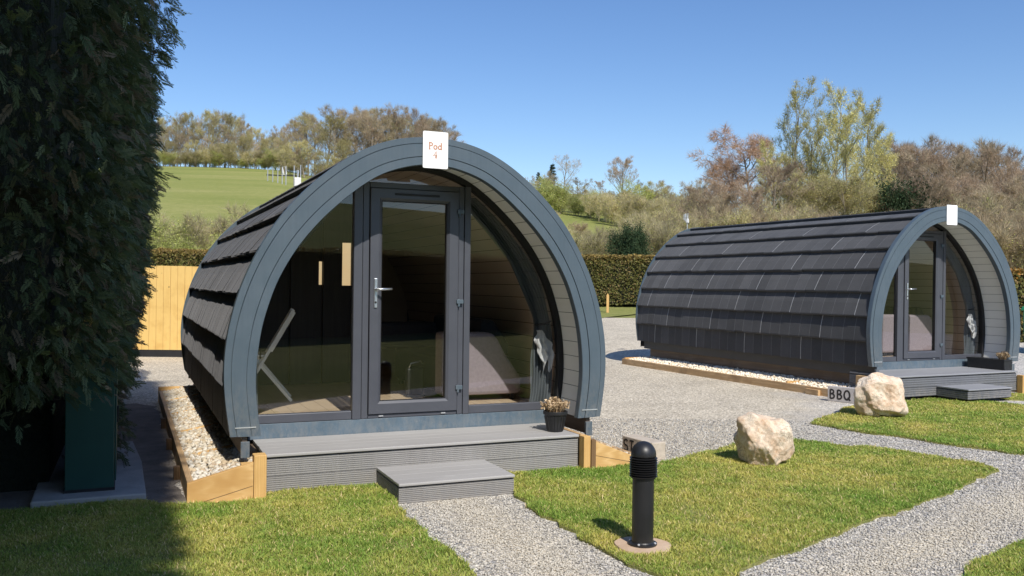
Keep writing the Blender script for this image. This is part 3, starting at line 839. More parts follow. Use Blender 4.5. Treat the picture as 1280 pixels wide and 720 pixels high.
# --- name signs on the arches
def make_sign(root, x0, x1, z0, z1, full, label):
    d = at_pod('pod_sign', root, 0, 0, 0)
    mb = MB(); mb.prism([(x0+.012,z0),(x1-.012,z0),(x1-.003,z0+.003),(x1,z0+.012),(x1,z1-.012),(x1-.003,z1-.003),(x1-.012,z1),(x0+.012,z1),(x0+.003,z1-.003),(x0,z1-.012),(x0,z0+.012),(x0+.003,z0+.003)], 1, -.016, -.008)
    mb.build('sign_plate', M['sign'], d)
    cx = (x0+x1)/2
    mb = MB(); y = -.0164
    write(mb, 'Pod', (cx-.058, z0+.158), .054, y, .19, .74)
    if full: write(mb, '4', (cx-.018, z0+.088), .054, y, .20)
    mb.build('sign_text', M['ink'] if full else M['faint'], d, recalc=False)
    if full:
        mb = MB()
        for k, (a, b, zz) in enumerate(((-.08,.08,.062),(-.06,.055,.034))):
            xx = cx+a
            while xx < cx+b:
                w = .006+.012*random.random(); mb.box(xx, min(xx+w, cx+b), y+.0002, y+.0005, z0+zz-.0045, z0+zz+.004); xx += w+.004
        mb.build('small_print', M['faint'], d)
    return tag(d, label, 'sign', 'white name signs on the pods')
make_sign(POD4, -.107, .112, 2.555, 2.860, True, 'white sign lettered Pod 4 at the top of the near arch')
make_sign(POD2, -.107, .122, 2.53, 2.832, False, 'white name sign at the top of the far arch')

# --- furniture inside
def make_chair(root, x, y, rz, label):
    c = at_pod('folding_chair', root, x, y, .432, rz)
    # faces -x; seat .46 high
    for s in (-.19, .19):
        mb = MB(); mb.bar((.27, s, .90), (-.24, s, .0), .030, .062, (0,1,0)); mb.build('leg', M['chairwood'], c, bevel=.003)
        mb = MB(); mb.bar((.26, s*.86, .02), (-.10, s*.86, .455), .030, .046, (0,1,0)); mb.build('leg', M['chairwood'], c, bevel=.003)
    mb = MB()
    for k in range(5): mb.box(-.30+k*.068, -.30+k*.068+.055, -.21, .21, .452, .470)
    mb.build('seat', M['chairwood'], c, bevel=.003)
    mb = MB()
    for sy in (-.115, -.04, .04, .115):
        mb.bar((-.24+.51*.50/.9+.012, sy, .50), (-.24+.51*.88/.9+.012, sy, .88), .05, .014, (0,1,0))
    for zz in (.52, .86): mb.bar((-.24+.51*zz/.9, -.18, zz), (-.24+.51*zz/.9, .18, zz), .02, .05, (.49,0,.87))
    mb.build('backrest', M['chairwood'], c, bevel=.002)
    return tag(c, label, 'chair')
make_chair(POD4, -1.10, 1.85, R(-8), 'pale slatted folding chair behind the left pane of the near pod')

def soft_box(mb, x0, x1, y0, y1, z0, z1): mb.box(x0, x1, y0, y1, z0, z1)
def make_sofa(root, label, mat, mats, lx=.50):
    s = at_pod('sofa', root, 0, 0, .432)
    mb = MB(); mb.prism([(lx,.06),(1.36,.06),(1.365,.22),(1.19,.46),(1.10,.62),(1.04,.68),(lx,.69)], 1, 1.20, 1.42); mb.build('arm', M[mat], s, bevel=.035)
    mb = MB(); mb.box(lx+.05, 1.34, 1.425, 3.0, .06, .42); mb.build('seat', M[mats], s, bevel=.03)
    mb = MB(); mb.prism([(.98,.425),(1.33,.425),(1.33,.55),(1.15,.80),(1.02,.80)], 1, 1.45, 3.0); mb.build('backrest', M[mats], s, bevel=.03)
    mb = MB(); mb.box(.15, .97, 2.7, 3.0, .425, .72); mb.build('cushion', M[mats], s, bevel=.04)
    for x in (lx+.1, 1.28):
        for y in (1.26, 2.9): 
            mb = MB(); mb.box(x-.02, x+.02, y-.02, y+.02, 0, .06); mb.build('leg', M['gasket'], s)
    return tag(s, label, 'sofa', 'sofas inside the pods')
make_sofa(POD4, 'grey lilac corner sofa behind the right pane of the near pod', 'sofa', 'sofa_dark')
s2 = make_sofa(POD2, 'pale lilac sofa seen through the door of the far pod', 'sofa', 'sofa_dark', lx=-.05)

def make_curtain(root, side, xin, label, name='curtain', ybase=.66):
    c = at_pod(name, root, 0, 0, 0)
    lin = off(SOF, normals(SOF), -.03)
    mb = MB(); rows = []
    for z in np.linspace(.455, 2.40, 34):
        xo = prof_x(lin, z); xi = min(float(np.interp(z, xin[0], xin[1])), xo-.05)
        row = []
        for k in range(41):
            t = k/40; x = xi + (xo-xi)*t
            amp = .028*min(1, (xo-xi)/.25)
            row.append((side*x, ybase + amp*math.sin(t*math.pi*2*7 + 1.2*math.sin(z*3)) + .01*math.sin(z*9+k), z))
        rows.append(row)
    mb.grid(rows); mb.build('curtain_cloth', M['curtain'], c, smooth=True, recalc=False)
    mb = MB(); zt = 1.22; xo = prof_x(lin, zt); xi = float(np.interp(zt, xin[0], xin[1]))
    mb.tube([(side*(xi-.01), ybase-.045, zt), (side*((xi+xo)/2), ybase-.055, zt+.01), (side*xo, ybase-.02, zt+.03)], .009, 8); mb.build('tie_back', M['gasket'], c)
    return tag(c, label, 'curtain')
XR = ([.455,.55,.948,1.20,1.30,1.834,2.10,2.296,2.40],[1.20,1.22,1.22,1.24,1.23,.96,.73,.55,.44])
make_curtain(POD4, 1, XR, 'dark gathered curtain tied back at the right of the near pod window')
XL = ([.455,.9,1.25,1.5,1.8,2.1,2.4],[1.31,1.32,1.35,1.24,1.06,.80,.55])
make_curtain(POD4, -1, XL, 'dark curtain at the left edge of the near pod window')
make_curtain(POD2, 1, XR, 'dark gathered curtain in the right pane of the far pod')
def make_towel(root, x, y, z, label):
    t = at_pod('towel', root, x, y, z)
    mb = MB(); rows = []
    for i in range(15):
        v = i/14; w = .05 + .10*math.sin(min(1, v*1.25)*math.pi*.8)
        rows.append([(.03+.10*v - w/2 + w*k/12 + .012*math.sin(v*17), .026*math.sin(k*1.15+v*5), -.34*v - .07*math.sin(k*.9)*v) for k in range(13)])
    mb.grid(rows); o = mb.build('cloth', M['towel'], t, smooth=True, recalc=False)
    return tag(t, label, 'towel')
make_towel(POD4, 1.235, .585, 1.17, 'white cloth hanging by the tied curtain of the near pod')
make_towel(POD2, 1.20, .585, 1.15, 'white cloth hanging by the tied curtain of the far pod')
k = at_pod('floor_heater', POD4, .40, 1.75, .432)
mb = MB(); mb.box(-.09, .09, -.05, .05, .02, .30); mb.build('body', M['black_plastic'], k, bevel=.02)
mb = MB(); mb.tube([(-.07,-.03,.30),(-.05,-.03,.345),(.05,-.03,.365),(.08,-.03,.345)], .008, 8); mb.build('handle', M['chrome'], k, smooth=True)
mb = MB(); mb.box(-.10, .10, -.06, .06, 0, .02); mb.build('base', M['black_plastic'], k, bevel=.004)
tag(k, 'small black box heater with metal handle on the floor behind the glazed door', 'heater')

# --- timber edging with white pebbles beside the pods
e = at_pod('timber_edging', POD4, 0, 0, 0)
mb = MB(); mb.box(-1.925, -1.880, -.30, 5.45, -.01, .155); mb.build('side_plank', M['pine_y'], e, bevel=.004)
mb = MB(); mb.prism([(-1.93,-.005),(-1.475,-.005),(-1.475,.282),(-1.93,.160)], 1, -.348, -.303); mb.build('end_board', M['pine_x'], e, bevel=.003)
mb = MB(); mb.prism([(-1.90,.0),(-1.48,.108),(-1.48,.112),(-1.90,.004)], 1, -.3495, -.347); mb.build('board_joint', M['pine_brown'], e)
mb = MB(); mb.box(-1.472, -1.382, -.352, -.245, -.01, .330); mb.build('corner_post', M['pine_z'], e, bevel=.005)
mb = MB(); mb.box(-1.555, -1.476, -.300, -.215, 0, .262); mb.build('corner_post', M['pine_z'], e, bevel=.005)
for yy in (.75, 2.0, 3.25, 4.4):
    mb = MB(); mb.prism([(-1.878,.02),(-1.50,.02),(-1.50,.222),(-1.878,.152)], 1, yy, yy+.042); mb.build('cross_spacer', M['pine_x'], e, bevel=.003)
mb = MB(); mb.box(-1.93, -1.43, 5.452, 5.497, -.01, .20); mb.build('end_board', M['pine_x'], e, bevel=.003)
for yy in (.55, 1.9, 3.2): 
    mb = MB(); mb.box(-1.975, -1.927, yy, yy+.05, -.01, .11); mb.build('peg', M['pine_brown'], e, bevel=.003)
tag(e, 'raked pine edging holding white chippings on the hedge side of the near pod', 'edging', 'timber edging round the pods')
e = at_pod('timber_edging', POD4, 0, 0, 0)
mb = MB(); mb.box(1.285, 1.350, -.290, -.20, -.01, .298); mb.build('corner_post', M['pine_z'], e, bevel=.004)
mb = MB(); mb.box(1.353, 1.398, -.300, -.215, -.01, .268); mb.build('corner_post', M['pine_brown'], e, bevel=.003)
mb = MB(); mb.prism([(1.400,-.01),(1.95,-.01),(1.95,.035),(1.400,.250)], 1, -.290, -.245); mb.build('end_board', M['pine_x'], e, bevel=.003)
mb = MB(); mb.prism([(1.40,.130),(1.85,.030),(1.85,.026),(1.40,.126)], 1, -.2915, -.2885); mb.build('board_joint', M['pine_brown'], e)
mb = MB(); mb.box(1.300, 1.345, -.199, .55, .03, .300); mb.build('top_plank', M['pine_y'], e, bevel=.003)
mb = MB(); mb.box(1.955, 2.0, -.28, 5.45, -.01, .05); mb.build('side_plank', M['pine_y'], e, bevel=.003)
tag(e, 'raked pine edging on the gravel yard side of the near pod', 'edging', 'timber edging round the pods')
e = at_pod('timber_edging', POD2, 0, 0, -.057)
mb = MB(); mb.box(-1.995, -1.945, -.30, 6.05, -.01, .115); mb.build('side_plank', M['pine_y'], e, bevel=.004)
mb = MB(); mb.box(-1.945, -1.44, 6.0, 6.05, -.01, .135); mb.build('end_board', M['pine_x'], e, bevel=.003)
mb = MB(); mb.prism([(-1.99,-.005),(-1.63,-.005),(-1.63,.30),(-1.99,.16)], 1, -.348, -.303); mb.build('end_board', M['pine_x'], e, bevel=.003)
mb = MB(); mb.box(-1.628, -1.548, -.352, -.25, -.01, .352); mb.build('corner_post', M['pine_z'], e, bevel=.005)
mb = MB(); mb.box(-1.66, -1.60, -.25, .25, .12, .33); mb.build('top_plank', M['pine_y'], e, bevel=.005)
mb = MB(); mb.box(-1.943, -1.50, 1.35, 1.39, .0, .135); mb.build('cross_spacer', M['pine_x'], e, bevel=.003)
mb = MB(); mb.box(-2.045, -1.997, .60, .86, -.01, .085); mb.build('peg', M['pine_y'], e, bevel=.003)
tag(e, 'long low timber edging along the tiled side of the far pod', 'edging', 'timber edging round the pods')
e = at_pod('timber_edging', POD2, 0, 0, -.057)
mb = MB(); mb.box(1.102, 1.165, -.43, -.335, -.01, .30); mb.build('corner_post', M['pine_z'], e, bevel=.004)
mb = MB(); mb.prism([(1.17,-.01),(1.75,-.01),(1.75,.05),(1.17,.28)], 1, -.42, -.375); mb.build('end_board', M['pine_brown'], e, bevel=.003)
mb = MB(); mb.box(1.110, 1.155, -.333, .5, .03, .285); mb.build('top_plank', M['pine_y'], e, bevel=.003)
tag(e, 'raked timber edging at the right end of the far porch deck', 'edging', 'timber edging round the pods')

def pebble_bed(root, x0, x1, y0, y1, z0, z1, n, size, label, zoff=0):
    px = x0 + (x1-x0)*rng.random(n); py = y0 + (y1-y0)*rng.random(n)
    pz_ = z0 + (z1-z0)*(px-x0)/(x1-x0) + rng.normal(0, .006, n) + zoff
    szz = size*(.6 + .7*rng.random(n))
    pal = np.array([(.78,.67,.50),(.86,.78,.64),(.72,.57,.38),(.90,.84,.73),(.60,.46,.32)])
    cc = pal[rng.choice(5, n, p=[.3,.28,.15,.2,.07])]*(.88+.2*rng.random((n, 1)))
    P, Ff, Cc = stones(np.c_[px, py, pz_], szz, cc, .75, .16)
    nb = len(P)
    bx = np.array([(x0,y0,z0-.02+zoff),(x1,y0,z1-.02+zoff),(x1,y1,z1-.02+zoff),(x0,y1,z0-.02+zoff)])
    o = fast_mesh('pebbles', np.r_[P, bx], [Ff, np.array([[nb,nb+1,nb+2,nb+3]])], M['pebble'], np.r_[Cc, np.full((4,3), .22)])
    o.location = root.location; o.location.z = 0; o.rotation_euler = root.rotation_euler
    return tag(o, label, 'pebbles', kind='stuff')
pebble_bed(POD4, -1.878, -1.40, -.30, 5.44, .135, .215, 5000, .023, 'cream stone chippings between near pod and its plank edging')
pebble_bed(POD2, -1.943, -1.42, -.30, 6.0, .085, .150, 5500, .018, 'cream stone chippings along the far pod')
pebble_bed(POD4, 1.40, 1.95, -.24, 5.44, .03, .05, 2200, .016, 'cream stone chippings right of the near pod')

# --- pots
def dry_tufts(name, n, rx, ry, h, z, m, par):
    V_, F_, C_ = [], [], []; k = 0
    for i in range(n):
        a = rng.random()*2*np.pi; r_ = math.sqrt(rng.random()); x, y = rx*r_*math.cos(a), ry*r_*math.sin(a)
        top = np.array([x*1.45 + rng.normal(0,.012), y*1.45 + rng.normal(0,.012), z + h*(.55+.5*rng.random())*(1-.35*r_)])
        b_ = np.array([x*.7, y*.7, z-.01]); s_ = rng.normal(0, 1, 3); s_[2] = 0; s_ = s_/np.linalg.norm(s_)*.0028
        V_ += [b_-s_, b_+s_, top+s_*.9, top-s_*.9]; F_.append([k,k+1,k+2,k+3])
        # seed head
        for q in range(4):
            p = top + rng.normal(0, .009, 3); u_, w_ = rng.normal(0, .0075, 3), rng.normal(0, .0075, 3)
            V_ += [p-u_, p+w_, p+u_, p-w_]; kk = len(V_)-4; F_.append([kk,kk+1,kk+2,kk+3])
        k = len(V_)
        c = np.array([(.40,.29,.17),(.52,.40,.26),(.30,.21,.12)])[rng.integers(3)]*(.8+.4*rng.random())
        C_ += [c]*20
    return fast_mesh(name, np.array(V_), np.array(F_), m, np.array(C_), par)
p = at_pod('plant_pot', POD4, 1.16, .02, .305)
mb = MB(); n = 32
mb.lathe([(.068,0),(.071,.006),(.098,.150),(.106,.150),(.109,.156),(.109,.176),(.105,.180),(.097,.180),(.094,.160),(.0,.158)], 36); mb.build('pot', M['pot'], p, smooth=False)
mb = MB()
for k_ in range(18):
    a = 2*math.pi*k_/18; mb.bar((.072*math.cos(a), .072*math.sin(a), .012), (.096*math.cos(a), .096*math.sin(a), .135), .004, .010)
mb.build('rib', M['pot'], p)
o = dry_tufts('dried_plant', 170, .075, .075, .125, .165, M['drygrass'], p)
tag(p, 'black plastic pot with a dried brown plant on the near deck', 'plant pot')
p = at_pod('trough_planter', POD2, 1.02, .06, .306)
p.rotation_euler.z += 0
mb = MB(); mb.prism([(-.075,0),(.075,0),(.09,.16),(-.09,.16)], 1, -.30, .34); mb.build('trough', M['pot'], p, bevel=.006)
mb = MB(); mb.box(-.098, .098, -.31, .35, .146, .163); mb.build('rim', M['pot'], p, bevel=.004)
o = dry_tufts('dried_plant', 90, .07, .06, .12, .165, M['drygrass'], p); o.location = (.0, -.21, 0)
tag(p, 'long black trough with a dried plant on the far deck', 'planter')

# --- bollard light
b = empty('bollard_light', (.813, 5.361, .012), R(20))
mb = MB(); mb.lathe([(.0,0),(.086,0),(.088,.004),(.088,.012),(.070,.016),(.0655,.022),(.0655,.400),(.074,.404),(.074,.412)], 40); mb.build('post', M['black_plastic'], b, smooth=False)
pr = [(.058,.412)]
for k_ in range(9):
    z = .414 + k_*.0138; pr += [(.056,z),(.083,z+.0005),(.0855,z+.0035),(.064,z+.0075),(.056,z+.0085)]
pr += [(.060,.538)]
mb = MB(); mb.lathe(pr, 40); mb.build('louvre_head', M['black_plastic'], b)
mb = MB(); mb.lathe([(.070,.535),(.0765,.538)] + [(.0765*math.cos(R(t)), .548+.080*math.sin(R(t))) for t in range(0, 89, 8)] + [(.003,.628)], 40); mb.build('dome_cap', M['black_plastic'], b, smooth=True)
for k_ in range(4):
    a = R(45+90*k_); mb = MB(); mb.lathe([(.0,.010),(.008,.010),(.008,.018),(.004,.021)], 10, (.078*math.cos(a), .078*math.sin(a))); mb.build('bolt', M['alu'], b)
tag(b, 'short black bollard light with ringed louvres on a round pad in the lawn', 'bollard light')
mb = MB(); pr = [(.0,0),(.172,0),(.176,.012),(.170,.030),(.0,.031)]
mb.lathe(pr, 36); o = mb.build('concrete_pad', M['pad'], None, loc=(.813, 5.361, -.002)); 
for v in o.data.vertices:
    a = math.atan2(v.co.y, v.co.x); r_ = 1+.03*math.sin(3*a+1)+.02*math.sin(7*a); v.co.x *= r_; v.co.y *= r_
b.location.z = .0285
tag(o, 'round terracotta coloured concrete pad under the bollard light', 'pad')

# --- boulders
def boulder(name, loc, dims, seed, rz, mat, label):
    r = np.random.default_rng(seed)
    bm = bmesh.new(); bmesh.ops.create_icosphere(bm, subdivisions=6, radius=1)
    D = np.array([v.co[:] for v in bm.verts])
    nn = r.normal(0, 1, (26, 3)); nn /= np.linalg.norm(nn, axis=1)[:, None]; dd = .86 + .16*r.random(26)
    ax6 = np.array([(1,0,0),(-1,0,0),(0,1,0),(0,-1,0),(0,0,1),(0,0,-1)], float) + r.normal(0, .16, (6, 3)); ax6 /= np.linalg.norm(ax6, axis=1)[:, None]
    nn = np.r_[nn, ax6]; dd = np.r_[dd + .06, .82 + .08*r.random(6)]
    q = D @ nn.T; rad = np.min(np.where(q > .05, dd/np.maximum(q, .05), 9), axis=1); rad = np.minimum(rad, 1.12)
    K = r.normal(0, 1, (60, 3)); 
    fr = np.concatenate([r.uniform(3, 7, 20), r.uniform(8, 18, 20), r.uniform(20, 46, 20)]); K = K/np.linalg.norm(K, axis=1)[:, None]*fr[:, None]
    ph = r.uniform(0, 6.28, 60); am = np.concatenate([np.full(20, .016), np.full(20, .008), np.full(20, .0035)])
    P = D*rad[:, None]
    nz = (np.sin(P @ K.T + ph)*am).sum(1)
    nz2 = -np.abs((np.sin(P @ (K[20:40]*.55).T + ph[:20])*.018).sum(1))
    P = D*(rad + nz*.75 + nz2*.55)[:, None]
    P = P/np.abs(P).max(0)*np.array(dims)/2
    for v, p_ in zip(bm.verts, P): v.co = p_
    me = bpy.data.meshes.new(name); bm.to_mesh(me); bm.free(); me.materials.append(mat)
    me.polygons.foreach_set('use_smooth', [True]*len(me.polygons))
    o = bpy.data.objects.new(name, me); o.location = (loc[0], loc[1], dims[2]*.5 - .035 + loc[2]); o.rotation_euler = (0, 0, rz); link(o)
    return tag(o, label, 'boulder', 'limestone boulders on the lawns')
boulder('boulder', (2.29, 7.95, 0), (.50, .46, .51), 14, R(20), rockmat(0.0), 'cream limestone boulder at the edge of the middle lawn')
boulder('boulder', (4.60, 10.98, 0), (.68, .55, .60), 31, R(-10), rockmat(1.7), 'pitted orange stained boulder in front of the BBQ block')

# --- lettered blocks
def block(loc, rz, w, d_, h, text, m, th, label, tilt=0, wt=.17, mirror=False):
    o = empty('painted_block', loc, rz); o.rotation_euler.x = tilt
    mb = MB(); mb.box(0, w, 0, d_, 0, h); mb.build('block', m, o, bevel=.008)
    mb = MB(); write(mb, text, (.03, h*.5-th/2), th, -.0015, wt, .86); mb.build('lettering', M['paint_black'], o, recalc=False)
    return tag(o, label, 'sign', 'hand lettered blocks')
block((1.075, 8.46, 0), R(-61), .46, .16, .165, 'STA', M['stone_block'], .105, 'hand lettered pale block reading STA, partly behind the bollard light')
block((4.50, 12.52, .0), R(-46), .42, .09, .215, 'BBQ', M['grey_board'], .125, 'grey hand lettered block reading BBQ beside the pitted boulder', wt=.19)

# --- aerials on masts
def aerial(root, x, y, z0, size, az, label):
    a = at_pod('tv_aerial', root, x, y, z0, az)
    mb = MB(); mb.tube([(0,0,-.15),(0,0,.30*size)], .014*size, 8); mb.build('mast', M['alu'], a)
    mb = MB(); mb.box(-.055*size, .055*size, -.05*size, .05*size, .0, .17*size); mb.build('amplifier_box', M['white_plastic'], a, bevel=.01)
    mb = MB(); mb.bar((-.50*size,0,.20*size), (.05*size,0,.20*size), .018*size); mb.build('boom', M['gasket'], a)
    for k_, xx in enumerate((-.48,-.40,-.32,-.25,-.19,-.06,.045)):
        hh = (.10+.014*k_)*size; mb = MB(); mb.tube([(xx*size,-.012*size,.20*size-hh), (xx*size,-.012*size,.20*size+hh)], .0085*size, 6); mb.build('element', M['alu'], a)
    mb = MB(); mb.tube([(-.22*size,0,.20*size),(-.25*size,0,.34*size),(-.20*size,0,.35*size),(-.18*size,0,.22*size)], .010*size, 6); mb.build('dipole', M['white_plastic'], a)
    return tag(a, label, 'aerial', 'television aerials at the back of the pods')
aerial(POD4, -.13, 5.62, 2.92, .85, R(-10), 'white television aerial sticking up behind the near pod roof against the field')
aerial(POD2, -.33, 6.15, 2.90, .55, R(35), 'small television aerial on a pole at the rear of the far pod')

# --- green cabinet on its slab under the hedge
c = at_pod('utility_cabinet', POD4, -2.73, .10, .062)
mb = MB(); mb.box(0, .325, 0, .95, 0, 1.05); mb.build('body', M['cabinet'], c, bevel=.006)
mb = MB(); mb.box(-.015, .340, -.015, .965, 1.052, 1.078); mb.build('lid', M['cabinet'], c, bevel=.006)
mb = MB(); mb.box(.3265, .338, .03, .92, .06, 1.0); mb.build('door', M['cabinet'], c, bevel=.004)
mb = MB(); mb.box(.339, .352, .10, .13, .48, .60); mb.build('handle', M['gasket'], c, bevel=.003)
mb = MB(); mb.box(-.006, .331, -.006, .956, -.002, .02); mb.build('plinth', M['gasket'], c)
tag(c, 'dark green upright metal cabinet in the shade under the tall hedge', 'cabinet')
s = at_pod('concrete_slab', POD4, 0, 0, 0)
mb = MB(); mb.prism([(-2.93,-.09),(-2.19,-.09),(-2.20,1.2),(-2.26,2.2),(-2.95,2.2)], 2, -.02, .060); mb.build('slab', M['concrete'], s, bevel=.012)
tag(s, 'pale concrete slab under the green cabinet', 'slab')
c = empty('storage_bin', (13.2, 21.4, tz(13.2, 21.4)), .4)
mb = MB(); mb.prism([(-.55,0),(.55,0),(.62,1.05),(-.62,1.05)], 1, -.4, .4); mb.build('body', M['green_bin'], c, bevel=.03)
mb = MB(); mb.prism([(-.66,1.053),(.66,1.053),(.60,1.16),(-.60,1.16)], 1, -.44, .44); mb.build('lid', M['green_bin'], c, bevel=.03)
tag(c, 'bright green plastic bin at the right edge behind the far pod', 'bin')
o = empty('wooden_stake', (3.62, 33.3, tz(3.62, 33.3)))
mb = MB(); mb.prism([(-.045,0),(.045,0),(.045,.66),(0,.74),(-.045,.66)], 1, -.03, .03); mb.build('stake', M['pine_z'], o)
tag(o, 'thin upright wooden stake on the grass before the clipped hedge', 'stake')

# --- close-boarded fence
f = empty('board_fence', (0, 0, 0)); f.location = (-8.6, 18.35, tz(-8.6, 18.35)); f.rotation_euler.z = R(1.0)
mb = MB(); x = -1.6
while x < 7.6:
    w = .147; yy = random.uniform(-.004, .004); mb.box(x, x+w-.007, yy, yy+.02, .15, 1.90 + random.uniform(-.006, .006)); x += w
mb.build('boards', M['fence'], f)
mb = MB(); mb.box(-1.6, 7.6, .005, .045, .0, .148); mb.build('gravel_board', M['gasket'], f)
for k_ in range(5):
    mb = MB(); mb.box(-1.6+k_*2.28, -1.5+k_*2.28, .06, .16, 0, 1.92); mb.build('post', M['fence'], f)
mb = MB()
for z in (.4, 1.0, 1.65): mb.box(-1.6, 7.6, .022, .06, z, z+.08)
mb.build('rail', M['fence'], f)
tag(f, 'honey coloured close boarded timber fence between hedge and near pod', 'fence')

# ------------------------------------------------------------------ clipped hedges
def leaf_quads(P, Nrm, size, ratio=.55, spread=.9):
    n = len(P)
    a = rng.normal(0, 1, (n, 3)) ; a = a/np.linalg.norm(a, axis=1)[:, None]
    nn = Nrm + spread*rng.normal(0, 1, (n, 3)); nn /= np.linalg.norm(nn, axis=1)[:, None]
    u = np.cross(nn, a); u /= np.linalg.norm(u, axis=1)[:, None]; w = np.cross(nn, u)
    s = size[:, None]
    V_ = np.stack([P-u*s, P+w*s*ratio, P+u*s, P-w*s*ratio], 1)
    return V_.reshape(-1, 3), np.arange(4*n).reshape(-1, 4)
def box_hedge(name, x0, x1, y0, y1, h, n, label, top=(.48,.33,.10), green=(.215,.21,.06), vis=None):
    r = empty(name, (0, 0, 0))
    cx, cy = (x0+x1)/2, (y0+y1)/2; zb = tz(cx, cy); r.location = (cx, cy, zb)
    X0, X1, Y0, Y1 = x0-cx, x1-cx, y0-cy, y1-cy
    mb = MB(); mb.box(X0+.12, X1-.12, Y0+.14, Y1-.14, 0, h-.14); mb.build('shade_core', M['core'], r)  # added dark box: stands in for inner shade, stops light leaking through
    nf = int(n*.62)
    P = np.concatenate([np.c_[X0+(X1-X0)*rng.random(nf), np.full(nf, Y0), h*rng.random(nf)**.9],
                        np.c_[X0+(X1-X0)*rng.random(n-nf), Y0+(Y1-Y0)*rng.random(n-nf), np.full(n-nf, h)]])
    Nn = np.concatenate([np.tile([0,-1,.2], (nf, 1)), np.tile([0,-.1,1], (n-nf, 1))])
    wv = vnoise(P[:, [0, 2]]*1.0+40, 2.2, 11)-.5
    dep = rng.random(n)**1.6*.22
    P = P - Nn*dep[:, None] + Nn*(wv*.14)[:, None] + rng.normal(0, .02, (n, 3))
    V_, F_ = leaf_quads(P, Nn, .030+.030*rng.random(n))
    t = np.clip((P[:, 2]/h-.86)*6 + rng.normal(0, .3, n), 0, 1)[:, None]
    br = (rng.random(n) < .22)[:, None]
    c = np.array(green)*(1-t) + np.array(top)*t
    c = np.where(br, np.array((.30,.21,.08)), c)
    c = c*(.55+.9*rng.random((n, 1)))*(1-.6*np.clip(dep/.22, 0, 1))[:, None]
    fast_mesh('foliage', V_, F_, M['hedgeleaf'], np.repeat(c, 4, 0), r)
    return tag(r, label, 'hedge', 'clipped hedges')
box_hedge('clipped_hedge', -15.5, 11.0, 36.2, 37.6, 2.02, 90000, 'long clipped hedge with brown top at the far side of the yard')
box_hedge('clipped_hedge', 13.4, 24, 24.0, 25.2, 2.0, 30000, 'clipped hedge with orange tips beyond the right end of the far pod', top=(.55,.25,.04))

# ------------------------------------------------------------------ tall cypress hedge
def spray_mesh(P, D, size, col, parent, name='foliage'):
    """flat fern-like sprays: P base points, D directions"""
    n = len(P)
    D = D/np.linalg.norm(D, axis=1)[:, None]
    a = rng.normal(0, 1, (n, 3)); a[:, 2] *= .6
    side = np.cross(D, a); side /= np.linalg.norm(side, axis=1)[:, None]
    nrm = np.cross(side, D)
    tt = [(.05,.0,.0,1.0)]
    quads, cols = [], []
    # rachis
    K = 9
    elems = [(0.0, 0, 1.0, .010)]
    for i in range(K):
        t = .12 + .80*i/K
        ln = .36*(1-.55*t)
        for s in (-1, 1): elems.append((t + .03*s, s, ln, .024))
    V_ = np.empty((n, len(elems), 4, 3), np.float32); C_ = np.empty((n, len(elems), 4, 3), np.float32)
    droop = np.array([0,0,-1.0])
    for e, (t, s, ln, w) in enumerate(elems):
        L_ = size[:, None]*ln*(.8+.4*rng.random((n, 1)))
        base = P + D*size[:, None]*t + droop*(size[:, None]*.18*t*t)
        if s == 0: dr = D + droop*.12
        else: dr = D*.80 + side*s*.60 + nrm*rng.normal(0, .18, (n, 1)) + droop*.10
        dr = dr/np.linalg.norm(dr, axis=1)[:, None]
        ww = np.cross(dr, nrm); ww /= np.linalg.norm(ww, axis=1)[:, None]
        W_ = size[:, None]*w*(1.4 if s else 1)
        V_[:, e, 0] = base; V_[:, e, 1] = base + dr*L_*.5 + ww*W_; V_[:, e, 2] = base + dr*L_; V_[:, e, 3] = base + dr*L_*.5 - ww*W_
        C_[:, e, :, :] = col[:, None, :]*np.array([.75,1.0,1.25,1.0])[None, :, None]
    V_ = V_.reshape(-1, 3)
    return fast_mesh(name, V_, np.arange(len(V_)).reshape(-1, 4), M['cypress'], C_.reshape(-1, 3), parent)

def xr(z):
    return np.interp(z, [0,.5,.95,1.6,2.3,3.1,4.2,7], [-2.44,-2.42,-2.38,-2.31,-2.27,-2.26,-2.46,-2.9])
def hedge_points(n, y_front, y_back, H, x_left):
    """random points on front face, rounded corner and right face; returns P, N"""
    z = H*rng.random(n)
    wf = 3.4; rc = .55; wr = (y_back - y_front - rc)*.75
    s = rng.random(n)*(wf + rc*1.57 + wr)
    x1 = xr(z)
    P = np.zeros((n, 3)); Nn = np.zeros((n, 3))
    a = s < wf
    yf = np.interp(z, [.5,1.2,2.2,3.2], [y_front+1.5, y_front+1.0, y_front+.3, y_front])
    P[a, 0] = x1[a] - rc - (wf - s[a]); P[a, 1] = yf[a]; Nn[a] = (0,-1,0)
    b_ = (~a) & (s < wf + rc*1.57); th = (s[b_]-wf)/rc
    P[b_, 0] = x1[b_] - rc + rc*np.sin(th); P[b_, 1] = yf[b_] + rc - rc*np.cos(th); Nn[b_] = np.c_[np.sin(th), -np.cos(th), 0*th]
    c = s >= wf + rc*1.57
    P[c, 0] = x1[c]; P[c, 1] = yf[c] + rc + (s[c]-wf-rc*1.57)/.75; Nn[c] = (1,0,0)
    P[:, 2] = z
    # rough surface
    bulge = .28*(vnoise(np.c_[s*1.0+7, z], 1.1, 21)-.5) + .22*(vnoise(np.c_[s+3, z], 3.1, 22)-.5)
    P += Nn*bulge[:, None]
    return P, Nn
hd = at_pod('cypress_hedge', POD4, 0, 0, 0)
